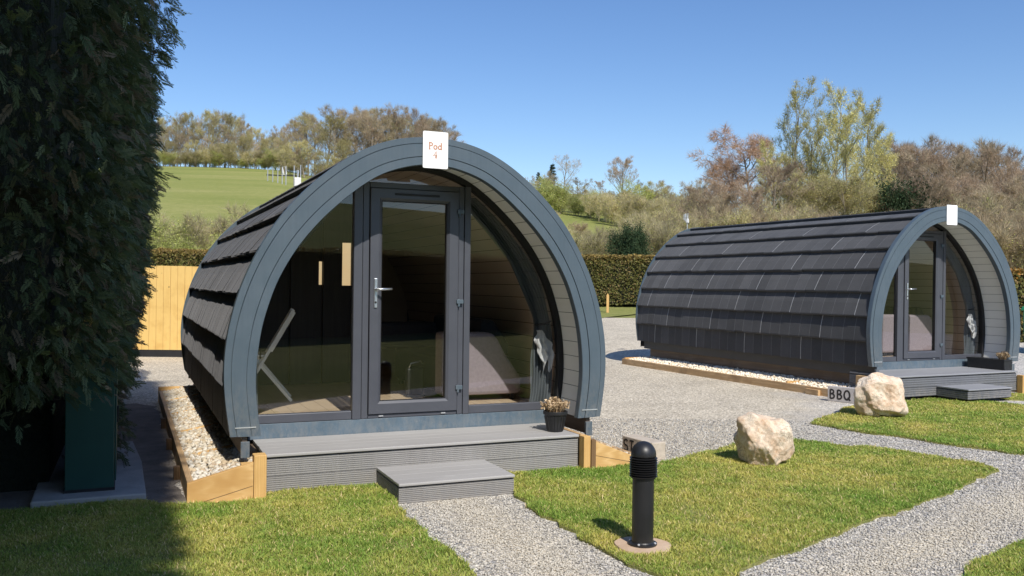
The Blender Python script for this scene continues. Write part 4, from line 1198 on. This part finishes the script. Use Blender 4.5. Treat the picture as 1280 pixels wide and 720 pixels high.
mb = MB(); mb.prism([(-7.5,-1.9),(-3.1,-1.9),(-2.74,-1.4),(-2.70,6.6),(-7.5,6.6)], 2, 2.1, 6.6); mb.prism([(-7.5,-.7),(-3.1,-.7),(-2.86,-.3),(-2.80,6.6),(-7.5,6.6)], 2, 1.08, 2.1); mb.build('shade_core', M['core'], hd)  # added dark blocks that keep light out and read as shade within
mb = MB(); mb.prism([(-7.5,.55),(-2.86,.55),(-2.80,6.6),(-7.5,6.6)], 2, .0, .95); mb.build('shade_core', M['core'], hd)
mb = MB()
for xx, yy in ((-4.6,.3),(-3.6,.5),(-3.1,2.2),(-3.0,4.2)): mb.tube([(xx,yy,0),(xx+.05,yy,1.2),(xx,yy+.1,3)], [.09,.08,.06], 8)
mb.build('trunk', M['bark'], hd)
n = 70000
P, Nn = hedge_points(n, -2.5, 6.8, 6.9, -7)
zlow = .93 - .55*np.clip((-2.7 - P[:, 0])/1.3, 0, 1) 
front = P[:, 1] < .9
keep = np.where(front, P[:, 2] > zlow + rng.normal(0, .09, n), P[:, 2] > .10)
P, Nn = P[keep], Nn[keep]; n = len(P)
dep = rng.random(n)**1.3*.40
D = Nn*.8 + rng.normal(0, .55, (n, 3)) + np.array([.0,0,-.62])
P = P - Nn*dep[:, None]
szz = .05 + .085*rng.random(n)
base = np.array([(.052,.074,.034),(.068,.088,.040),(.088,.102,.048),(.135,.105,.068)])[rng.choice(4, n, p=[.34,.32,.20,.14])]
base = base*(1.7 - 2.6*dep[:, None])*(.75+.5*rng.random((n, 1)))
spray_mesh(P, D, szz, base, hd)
# drooping low boughs at the near left, and bare twigs
bo = MB(); PB, DB = [], []
for k_ in range(26):
    x = -2.9 - 2.6*rng.random(); y = -1.35 - .6*rng.random(); z = .75 + 1.0*rng.random() - .22*(-2.9-x)
    p0 = np.array([x-.1, y+.75, z+.45]); d_ = np.array([rng.normal(.15,.4), -1.0, rng.normal(-.45,.2)]); d_ /= np.linalg.norm(d_)
    L_ = .55+.45*rng.random(); pts_ = [p0 + d_*L_*t + np.array([0,0,-.14*t*t]) for t in np.linspace(0, 1, 6)]
    bo.tube(pts_, [.010,.009,.007,.006,.004,.002], 5)
    for q in pts_[1:]:
        for _ in range(7): PB.append(q + rng.normal(0, .025, 3)); DB.append(d_*.8 + rng.normal(0, .55, 3) + np.array([0,0,-.3]))
n_bough = len(bo.v)
for k_ in range(90):
    q_, n_ = hedge_points(1, -2.5, 1.0, 5.0, -7); q_ = q_[0]; n_ = n_[0]
    if n_[0] > .5 or q_[2] < 1.3: continue
    d_ = n_*.45 + rng.normal(0, .8, 3) + np.array([0,0,-.35]); d_ /= np.linalg.norm(d_); L_ = .16+.2*rng.random(); kk = rng.normal(0, .35, 3)
    bo.tube([q_ - n_*.12 + d_*L_*t + kk*L_*t*t*.6 for t in np.linspace(0, 1.1, 6)], [.0045,.004,.0035,.003,.0022,.0012], 4)
bv = np.array(bo.v); bc = np.tile((.10,.075,.05), (len(bv), 1)); bc[n_bough:] = (.26,.22,.18)
fast_mesh('foliage', bv, np.array([f_ for f_ in bo.f if len(f_) == 4]), M['cypress'], bc, hd)  # this mesh holds the bough and bare twig tubes, no leaf sprays
PB, DB = np.array(PB), np.array(DB); nb_ = len(PB)
cB = np.array([(.045,.065,.022),(.060,.075,.026),(.10,.07,.035)])[rng.choice(3, nb_, p=[.5,.35,.15])]
spray_mesh(PB, DB, .10+.09*rng.random(nb_), cB, hd, 'foliage')
tag(hd, 'very tall shaded cypress hedge filling the left of the view', 'hedge', 'tall cypress hedges')

# unseen hedge inferred from the long shade on the lawn, made taller to deepen it
hb = at_pod('cypress_hedge', POD4, 0, 0, 0)
xe = -2.74
n = 20000; z = 18*rng.random(n); s = rng.random(n)
P = np.c_[xe - 7*rng.random(n), np.where(rng.random(n) < .6, -8.9, -11.1), z]; Nn = np.tile([0,1.0,0], (n, 1)); Nn[P[:, 1] < -10, 1] = -1
r_ = rng.random(n) < .3; P[r_, 0] = xe; P[r_, 1] = -11 + 2.1*rng.random(r_.sum()); Nn[r_] = (1,0,0)
P = P + Nn*(.25*(vnoise(P[:, [0, 2]]+30, 1.3, 5)-.5))[:, None] - Nn*(.3*rng.random(n))[:, None]
D = Nn + rng.normal(0, .6, (n, 3)) + np.array([0,0,.1])
spray_mesh(P, D, .22+.2*rng.random(n), np.array([(.035,.06,.022)])*(.7+.6*rng.random((n, 1))), hb)
mb = MB(); mb.prism([(xe-7,-10.9),(xe-.22,-10.9),(xe-.22,-9.1),(xe-7,-9.1)], 2, 0, 17.8); mb.build('shade_core', M['core'], hb)
tag(hb, 'tall cypress hedge standing behind the viewpoint', 'hedge', 'tall cypress hedges')
# a clipped hedge across the lane behind, mirrored in the glass
box_hedge('clipped_hedge', 1.0, 22, -8.6, -7.4, 2.6, 16000, 'clipped hedge across the lawn behind the viewpoint')

# ------------------------------------------------------------------ trees
def gen_tree(seed, H, st):
    r = np.random.default_rng(seed)
    segs, twigs, tips = [], [], []
    trunk_mb = MB(); crown_mb = MB()
    def frame(d):
        u = np.array([0,0,1.]) if abs(d[2]) < .9 else np.array([1.,0,0]); a = np.cross(d, u); a /= np.linalg.norm(a); return a, np.cross(a, d)
    def branch(p, d, L_, rad, lev):
        ns = 6 if lev == 0 else 4 if lev == 1 else 3
        pts_ = [p.copy()]; dirs = [d]
        for i in range(ns):
            d = d + r.normal(0, st['wob'], 3)*(.5 if lev == 0 else 1) + np.array([0,0,st['up'] if lev else .12])
            d = d/np.linalg.norm(d); p = p + d*L_/ns; pts_.append(p.copy()); dirs.append(d)
        rr = [max(rad*(1-.72*i/ns), .006) for i in range(ns+1)]
        if rad > st.get('minr', .012):
            (trunk_mb if lev == 0 else crown_mb if lev > 1 else trunk_mb).tube(pts_, rr, 7 if lev == 0 else 5 if lev == 1 else 3, cap=False)
        else:
            for i in range(ns): twigs.append((pts_[i], pts_[i+1], rr[i]))
        if lev < st['lev']:
            nc = st['n'][lev]
            for k_ in range(nc):
                t = st['t0'][lev] + (1-st['t0'][lev])*(k_+r.random()*.8)/nc
                t = min(t, .98); j = min(int(t*ns), ns-1); q = pts_[j] + (pts_[j+1]-pts_[j])*(t*ns-j)
                dd = dirs[j+1]; a, b = frame(dd); az_ = 2.4*k_ + r.random()*1.2
                ang = R(st['ang'][lev] + r.normal(0, 8)); nd = dd*math.cos(ang) + (a*math.cos(az_)+b*math.sin(az_))*math.sin(ang)
                sh = st['shape'](t) if lev == 0 else (1-.55*t)
                branch(q, nd/np.linalg.norm(nd), L_*st['ratio'][lev]*sh*(.75+.5*r.random()), rr[j]*.58, lev+1)
        else:
            for i in range(1, ns+1): tips.append((pts_[i], dirs[i]))
    for s_ in range(st.get('stems', 1)):
        o_ = r.normal(0, st.get('stem_sp', 0), 3); o_[2] = 0
        d0 = np.array([o_[0]*st.get('stem_lean', 0), o_[1]*st.get('stem_lean', 0), 1.0]) + r.normal(0, .04, 3)*np.array([1,1,0])
        branch(o_ + np.array([0,0,-.3]), d0/np.linalg.norm(d0), H*st.get('trunk', .92)*(1 if s_ == 0 else .7+.3*r.random()), st['rad']*H, 0)
    TP = np.array([t[0] for t in tips]); TD = np.array([t[1] for t in tips])
    V_, F_, C_ = [], [], []; base = 0
    # crown branches
    if crown_mb.v:
        va = np.array(crown_mb.v); V_.append(va); fq = np.array([f_ for f_ in crown_mb.f if len(f_) == 4]); F_.append(fq); C_.append(np.tile(st['wood'], (len(va), 1))); base += len(va)
    if twigs:
        a = np.array([t[0] for t in twigs]); b = np.array([t[1] for t in twigs]); w = np.maximum(np.array([t[2] for t in twigs]), st['tw'])[:, None]
        q = r.normal(0, 1, a.shape); s_ = np.cross(b-a, q); s_ = s_/(np.linalg.norm(s_, axis=1)[:, None]+1e-9)*w
        va = np.stack([a-s_, a+s_, b+s_*.7, b-s_*.7], 1).reshape(-1, 3); V_.append(va); F_.append(np.arange(len(va)).reshape(-1, 4)+base); base += len(va)
        C_.append(np.repeat(np.array(st['twig'])[None]*(.75+.5*r.random((len(a), 1))), 4, 0))
    # fine twigs at the tips
    nt_ = st['fine']
    if nt_:
        a = np.repeat(TP, nt_, 0); dd = np.repeat(TD, nt_, 0) + r.normal(0, st['fine_spread'], (len(a), 3)) + np.array([0,0,st['fine_up']]); dd /= np.linalg.norm(dd, axis=1)[:, None]
        L_ = st['fine_len']*(.5+r.random((len(a), 1))); b = a + dd*L_
        q = r.normal(0, 1, a.shape); s_ = np.cross(dd, q); s_ = s_/(np.linalg.norm(s_, axis=1)[:, None]+1e-9)*st['tw']
        va = np.stack([a-s_, a+s_, b], 1).reshape(-1, 3); f3 = np.arange(len(va)).reshape(-1, 3)+base; base += len(va)
        V_.append(va); C_.append(np.repeat(np.array(st['twig'])[None]*(.7+.6*r.random((len(a), 1))), 3, 0))
    nl = st['leaf']
    if nl:
        k_ = np.repeat(TP, nl, 0); n = len(k_); pos = k_ + r.normal(0, st['leaf_sp'], (n, 3))
        sz_ = st['leaf_size']*(.5+r.random(n))
        nn = r.normal(0, 1, (n, 3)); nn /= np.linalg.norm(nn, axis=1)[:, None]; u = np.cross(nn, r.normal(0, 1, (n, 3))); u /= np.linalg.norm(u, axis=1)[:, None]; w = np.cross(nn, u)
        va = np.stack([pos-u*sz_[:, None], pos+w*sz_[:, None]*.6, pos+u*sz_[:, None], pos-w*sz_[:, None]*.6], 1).reshape(-1, 3)
        V_.append(va); F_.append(np.arange(len(va)).reshape(-1, 4)+base); base += len(va)
        lc = np.array(st['leaf_cols'])[r.choice(len(st['leaf_cols']), n)]*(.65+.7*r.random((n, 1)))
        C_.append(np.repeat(lc, 4, 0))
    Fl = [np.concatenate(F_)] if F_ else []
    if nt_: Fl.append(f3)
    tm = trunk_mb.build('trunk', M['bark'], None, recalc=False)
    cm = fast_mesh('crown', np.concatenate(V_), Fl, M['crown'], np.concatenate(C_))
    zt = float(np.percentile(np.concatenate(V_)[:, 2], 99.0)); allv = np.concatenate(V_); hw = float(np.percentile(np.abs(allv[:, 0]), 98))
    a, b = tm.data, cm.data
    for o_ in (tm, cm): bpy.data.objects.remove(o_)
    return a, b, zt, hw
dome = lambda t: .62 + .55*math.sin(math.pi*min(1, max(0, (t-.15)/.85))*.85+.3) - .25*t
cone = lambda t: 1.15 - .95*t
oval = lambda t: .55 + .55*math.sin(math.pi*min(1, max(0, t*.9+.12)))
BASE = dict(lev=4, n=[10,6,5,4], t0=[.22,.25,.2,.15], ang=[48,42,38,36], ratio=[.46,.56,.56,.55], wob=.10, up=.07, rad=.016, tw=.010, minr=.022,
            fine=2, fine_len=.55, fine_up=.25, fine_spread=.5, leaf=0, leaf_sp=.25, leaf_size=.05, leaf_cols=[(.2,.2,.05)], wood=(.22,.18,.14), twig=(.25,.20,.15), shape=oval)
def S(**k): d_ = dict(BASE); d_.update(k); return d_
STY = {
 'bare': S(twig=(.27,.22,.15)),
 'bare_pale': S(twig=(.34,.30,.26), wood=(.30,.26,.22), ang=[56,46,40,38], fine=1, shape=dome),
 'bare_pink': S(twig=(.27,.205,.145), ang=[40,38,36,34], up=.10, fine=2),
 'beech': S(twig=(.26,.175,.12), n=[16,8,6,4], ang=[66,48,44,40], ratio=[.50,.52,.54,.5], up=.02, t0=[.18,.12,.15,.15], fine=3, fine_up=-.15, wood=(.07,.055,.045), rad=.018, shape=oval),
 'budding': S(twig=(.28,.245,.14), ang=[42,40,38,34], fine=2, leaf=2, leaf_size=.045, leaf_cols=[(.33,.30,.10),(.28,.28,.09),(.36,.30,.13)], leaf_sp=.3),
 'willow': S(n=[17,6,5,3], t0=[.10,.15,.15,.1], ang=[30,28,28,26], ratio=[.46,.50,.50,.5], shape=lambda t: 1.0-.62*t, up=.10, wob=.07, rad=.009, fine=2, fine_len=.45, fine_up=.35, tw=.0078,
             twig=(.32,.29,.14), wood=(.34,.31,.22), leaf=1, leaf_size=.050, leaf_sp=.18, leaf_cols=[(.38,.35,.10),(.32,.31,.08),(.42,.38,.14)]),
 'scrub': S(stems=8, stem_sp=.75, stem_lean=.26, trunk=.82, lev=3, n=[7,5,4], t0=[.15,.15,.1], ang=[32,34,34], ratio=[.48,.52,.5], up=.10, rad=.008, fine=3, fine_len=.5, fine_up=.5,
            twig=(.29,.25,.15), wood=(.30,.26,.18), tw=.007, leaf=2, leaf_size=.032, leaf_cols=[(.30,.29,.09),(.25,.26,.07),(.34,.30,.12)], leaf_sp=.2),
 'brown_scrub': S(stems=7, stem_sp=.7, stem_lean=.28, trunk=.82, lev=3, n=[7,5,4], t0=[.15,.15,.1], ang=[36,36,34], ratio=[.48,.52,.5], up=.08, rad=.008, fine=4, fine_len=.5, fine_up=.4,
            twig=(.25,.20,.13), wood=(.27,.22,.15), tw=.007, leaf=1, leaf_size=.03, leaf_cols=[(.24,.20,.09),(.27,.20,.11)], leaf_sp=.2),
 'green_scrub': S(stems=6, stem_sp=.6, stem_lean=.30, trunk=.8, lev=3, n=[7,5,4], t0=[.1,.1,.1], ang=[38,36,34], ratio=[.48,.5,.5], rad=.009, fine=2, fine_len=.4, fine_up=.35, tw=.007,
            twig=(.26,.25,.12), leaf=6, leaf_size=.038, leaf_cols=[(.23,.26,.07),(.19,.22,.055),(.28,.28,.09)], leaf_sp=.22),
 'evergreen': S(stems=4, stem_sp=.4, stem_lean=.3, trunk=.85, lev=2, n=[12,8,6], t0=[.08,.1,.1], ang=[50,44,40], ratio=[.42,.42,.4], rad=.012, fine=2, fine_len=.3,
            twig=(.04,.05,.02), leaf=26, leaf_size=.05, leaf_cols=[(.016,.032,.014),(.022,.040,.017),(.035,.05,.022)], leaf_sp=.24),
 'spruce': S(lev=2, n=[40,8,0], t0=[.08,.1,.1], ang=[80,40,40], ratio=[.22,.4,.4], shape=cone, up=-.02, wob=.04, rad=.012, fine=6, fine_len=.25, fine_up=-.2,
            twig=(.03,.035,.02), leaf=6, leaf_size=.10, leaf_cols=[(.02,.035,.02),(.03,.04,.025)], leaf_sp=.15),
}
PROTO = {}
def proto(k_, v=0):
    if (k_, v) not in PROTO:
        hh = {'scrub':4.,'brown_scrub':4.,'green_scrub':4.,'evergreen':4.,'willow':13.}.get(k_, 10.)
        PROTO[(k_, v)] = gen_tree(abs(hash_(k_))+v*17, hh, STY[k_])
    return PROTO[(k_, v)]
def hash_(s_): return sum(ord(c_)*(i_+3) for i_, c_ in enumerate(s_))
LAB = {
 'bare': ('bare_tree', 'bare brown twiggy tree in the woods along the skyline', 'bare trees along the skyline'),
 'bare_pink': ('bare_tree', 'bare brown twiggy tree in the woods along the skyline', 'bare trees along the skyline'),
 'budding': ('budding_tree', 'tree just coming into yellow bud in the woods', 'budding trees in the woods'),
 'scrub': ('scrub_bush', 'olive twiggy bush on the slope behind the hedge and far pod', 'twiggy bushes on the slope'),
 'brown_scrub': ('scrub_bush', 'bare brown twiggy bush behind the far pod', 'brown bushes behind the far pod'),
 'green_scrub': ('leafy_bush', 'leafy green bush among the brown scrub', 'leafy green bushes in the scrub'),
 'evergreen': ('evergreen_bush', 'dark evergreen bush among the bare scrub', 'dark evergreen bushes'),
 'willow': ('willow_tree', 'tall slender yellow green tree rising above the far pod', 'tall yellow green trees'),
 'spruce': ('spruce_tree', 'small dark pointed spruce on the skyline', 'dark spruces on the skyline'),
}
rt = np.random.default_rng(99)
def tree(kind, px, top, dist, label=None, var=None, wide=1.0, group=True):
    v = int(rt.integers(3)) if var is None else var
    if kind in ('spruce', 'beech', 'bare_pale'): v = 0
    a, b, zt, hw = proto(kind, v)
    x = dist*(px-640)/F - 0; y = dist; zb = tz(x, y)
    zt_w = 1.6 + (HZ(px)-top)/F*dist
    s_ = max(.15, (zt_w - zb)/zt)
    nm, lb, gr = LAB.get(kind, ('bare_tree', None, None))
    r_ = empty(nm, (x, y, zb-.05), float(rt.random()*6.28)); r_.scale = (s_*wide, s_*wide, s_)
    for d_, n_ in ((a, 'trunk'), (b, 'crown')):
        o_ = bpy.data.objects.new(n_, d_); link(o_, r_)
    tag(r_, label or lb, 'tree' if 'bush' not in nm else 'bush', None if label else gr)
    return r_

# left ridge wood
for i, px in enumerate(range(196, 350, 8)):
    k_ = ['budding','bare','budding','bare','bare'][i % 5]
    tree(k_, px + rt.normal(0, 3), float(np.interp(px, [196,215,260,300,318,350], [150,143,140,146,160,170])) + rt.normal(0, 4), 172 + 10*rt.random(), wide=.62+.3*rt.random())
for i, px in enumerate(range(200, 372, 10)):
    tree(['scrub','green_scrub','scrub'][i % 3], px + rt.normal(0, 3), 191 + rt.normal(0, 4), 168, 'low bush along the foot of the ridge wood', wide=1.5)['group'] = 'bushes along the ridge wood'
for i, px in enumerate(range(198, 360, 10)):
    tree(['bare','budding','budding'][i % 3], px + rt.normal(0, 3), 172 + rt.normal(0, 6), 170 + 2*rt.random(), wide=.9)
# wood behind the near pod
tops = {352:172, 366:156, 380:146, 396:142, 412:140, 430:139, 448:138, 466:138, 484:140, 502:140, 520:143, 538:148, 553:156}
tops = {px: float(np.interp(px, list(tops), list(tops.values()))) for px in range(350, 562, 9)}
for i, (px, tp) in enumerate(tops.items()):
    tree(['budding','bare','bare_pink','bare','budding','bare_pink','bare'][i % 7], px + rt.normal(0, 2), tp + rt.normal(0, 4), 150 + 14*rt.random(), wide=.8+.3*rt.random())
for i, px in enumerate(range(354, 470, 10)):
    tree(['budding','bare','budding'][i % 3], px + rt.normal(0, 3), 186 + rt.normal(0, 9), 143 + 5*rt.random(), wide=1.2)
for i, px in enumerate(range(360, 600, 12)):
    b_ = tree('budding' if i % 2 else 'scrub', px + rt.normal(0, 3), 204 + rt.normal(0, 4), 148 + 3*rt.random(), 'low bush along the foot of the ridge wood', wide=1.5)
    b_['group'] = 'bushes along the ridge wood'; b_['category'] = 'bush'; b_.name = 'scrub_bush'
# scrub just over the hedge at the left
for i, px in enumerate(range(188, 312, 13)):
    tree('scrub' if i % 4 else 'green_scrub', px + rt.normal(0, 4), 284 + rt.normal(0, 9), 40 + 5*rt.random(), wide=1.2)
# the middle: from the near pod to the far pod roof
tree('bare_pale', 704, 195, 130, 'pale rounded bare tree standing alone on the middle skyline', wide=1.1)
tree('spruce', 688, 206, 140); tree('spruce', 672, 216, 142)
tree('bare', 684, 214, 125); tree('bare', 664, 220, 120)
tree('bare_pink', 775, 195, 110, 'tallest bare brown tree on the skyline between the two pods', wide=1.1)
tree('bare', 824, 226, 100, wide=1.2); tree('bare', 850, 238, 96); tree('bare', 872, 226, 92); tree('bare_pink', 750, 226, 112); tree('bare', 796, 226, 104)
for px, tp, d_, k_ in ((655,236,100,'green_scrub'),(672,240,95,'scrub'),(690,236,92,'green_scrub'),(706,242,95,'scrub'),(722,246,90,'green_scrub'),(738,240,88,'green_scrub'),(752,244,86,'scrub'),(766,242,84,'scrub'),(782,240,82,'budding'),(798,244,80,'scrub'),(812,246,80,'scrub'),(828,248,78,'budding'),(842,250,76,'scrub'),(858,246,74,'scrub'),
                       (690,262,74,'scrub'),(704,284,60,'scrub'),(724,276,66,'brown_scrub'),(740,282,58,'scrub'),(786,266,62,'budding'),(802,268,60,'scrub'),(818,266,60,'budding'),(836,264,60,'scrub'),(852,264,60,'scrub'),
                       (744,296,46,'scrub'),(758,290,48,'scrub'),(772,286,44,'scrub'),(808,284,44,'scrub'),(824,278,46,'scrub'),(840,278,48,'scrub')):
    tree(k_, px, tp + rt.normal(0, 2), d_, wide=1.15)
for i, px in enumerate(range(652, 880, 13)):
    tp = float(np.interp(px, [652,690,740,800,860,880], [220,226,232,236,240,232]))
    tree(['budding','bare','budding','green_scrub'][i % 4], px + rt.normal(0, 3), tp + rt.normal(0, 5), 98 + rt.normal(0, 4), wide=1.15)
tree('evergreen', 789, 284, 41, 'round dark evergreen just above the clipped hedge between the pods', wide=.6)
tree('evergreen', 655, 262, 70)
# right hand trees
tree('beech', 944, 166, 82, 'spreading bare beech with low drooping reddish twigs left of the tall trees', wide=1.15)
tree('willow', 984, 107, 70, var=0, wide=.95); tree('willow', 1038, 104, 68, var=1, wide=1.0); tree('willow', 1078, 118, 70, var=2, wide=1.0)
tree('willow', 1014, 150, 66, var=2, wide=1.1); tree('willow', 1056, 140, 64, var=0, wide=1.1); tree('willow', 962, 178, 66, var=1, wide=1.1); tree('willow', 1098, 172, 66, var=1, wide=1.1)
for px, tp, d_, k_ in ((884,224,84,'bare'),(902,208,86,'bare_pink')):
    tree(k_, px, tp, d_, wide=1.15)
for i, px in enumerate(range(1106, 1310, 13)):
    tp = float(np.interp(px, [1106,1130,1180,1230,1260,1310], [186,176,182,182,192,222]))
    tree(['bare_pink','bare','bare_pink'][i % 3], px + rt.normal(0, 3), tp + rt.normal(0, 4), 78 - 10*(px-1106)/200 + rt.normal(0, 2), wide=.9+.3*rt.random())
for i, px in enumerate(range(870, 1310, 15)):
    k_ = 'budding' if 970 < px < 1100 else ('bare' if i % 2 else 'bare_pink')
    tree(k_, px + rt.normal(0, 4), 226 + 10*(px < 960) + rt.normal(0, 7), 62 + rt.normal(0, 2), wide=1.1+.2*rt.random())
for i, px in enumerate(list(range(862, 1000, 17)) + list(range(1180, 1300, 14))):
    tree('brown_scrub' if i % 3 else 'scrub', px + rt.normal(0, 3), (264 if px < 1100 else 252 + .22*(px-1180)) + rt.normal(0, 4), 54 if px < 1100 else 46, wide=1.2)
for i, px in enumerate(range(1210, 1300, 14)):
    tree('brown_scrub' if i % 2 else 'scrub', px + rt.normal(0, 3), 276 + rt.normal(0, 5), 40, wide=1.2)
tree('evergreen', 1120, 232, 60, wide=.6); tree('evergreen', 1152, 228, 60, wide=.65)

# ------------------------------------------------------------------ light, sky, camera
lat = .023
sd = Vector((-(lat*math.cos(T4) - .503*math.sin(T4)), -(lat*math.sin(T4) + .503*math.cos(T4)), .53)).normalized()      # towards the sun
el = math.asin(sd.z); az_ = math.atan2(sd.x, sd.y)
w = bpy.data.worlds.new('World'); sc.world = w; w.use_nodes = True
nt = w.node_tree; bg = nt.nodes['Background']
sky = nt.nodes.new('ShaderNodeTexSky'); sky.sky_type = 'NISHITA'; sky.sun_disc = False
sky.sun_elevation = el; sky.sun_rotation = az_; sky.altitude = 200; sky.air_density = 1.0; sky.dust_density = .5; sky.ozone_density = 2.2
hs = nt.nodes.new('ShaderNodeHueSaturation'); hs.inputs['Saturation'].default_value = 1.20; hs.inputs['Hue'].default_value = .508
nt.links.new(sky.outputs[0], hs.inputs['Color']); nt.links.new(hs.outputs[0], bg.inputs[0]); bg.inputs[1].default_value = .150
ld_ = bpy.data.lights.new('sun', 'SUN'); ld_.energy = 5.0; ld_.angle = R(.53); ld_.color = (1, .95, .87)
lo_ = bpy.data.objects.new('sun', ld_); link(lo_); lo_.rotation_euler = (-sd).to_track_quat('-Z', 'Y').to_euler(); lo_.location = (0, -5, 20)

cam = bpy.data.cameras.new('camera'); cam.sensor_width = 36; cam.lens = 36*F/1280; cam.clip_start = .05; cam.clip_end = 6000
co = bpy.data.objects.new('camera', cam); link(co); sc.camera = co
pit, rol = -.004, .0121
fwd = Vector((0, math.cos(pit), math.sin(pit))); up0 = Vector((0, -math.sin(pit), math.cos(pit))); rt0 = Vector((1, 0, 0))
right = rt0*math.cos(rol) + up0*math.sin(rol); up = -rt0*math.sin(rol) + up0*math.cos(rol)
mw = Matrix((right, up, -fwd)).transposed().to_4x4(); mw.translation = (0, 0, 1.6)
co.matrix_world = mw
sc.view_settings.view_transform = 'Standard'; sc.view_settings.look = 'None'; sc.view_settings.exposure = 0; sc.view_settings.gamma = 1
sc.render.engine = 'CYCLES'
sc.cycles.use_denoising = True
try: sc.cycles.denoiser = 'OPENIMAGEDENOISE'; sc.cycles.denoising_input_passes = 'RGB_ALBEDO_NORMAL'
except Exception: pass
sc.cycles.max_bounces = 8; sc.cycles.transparent_max_bounces = 16
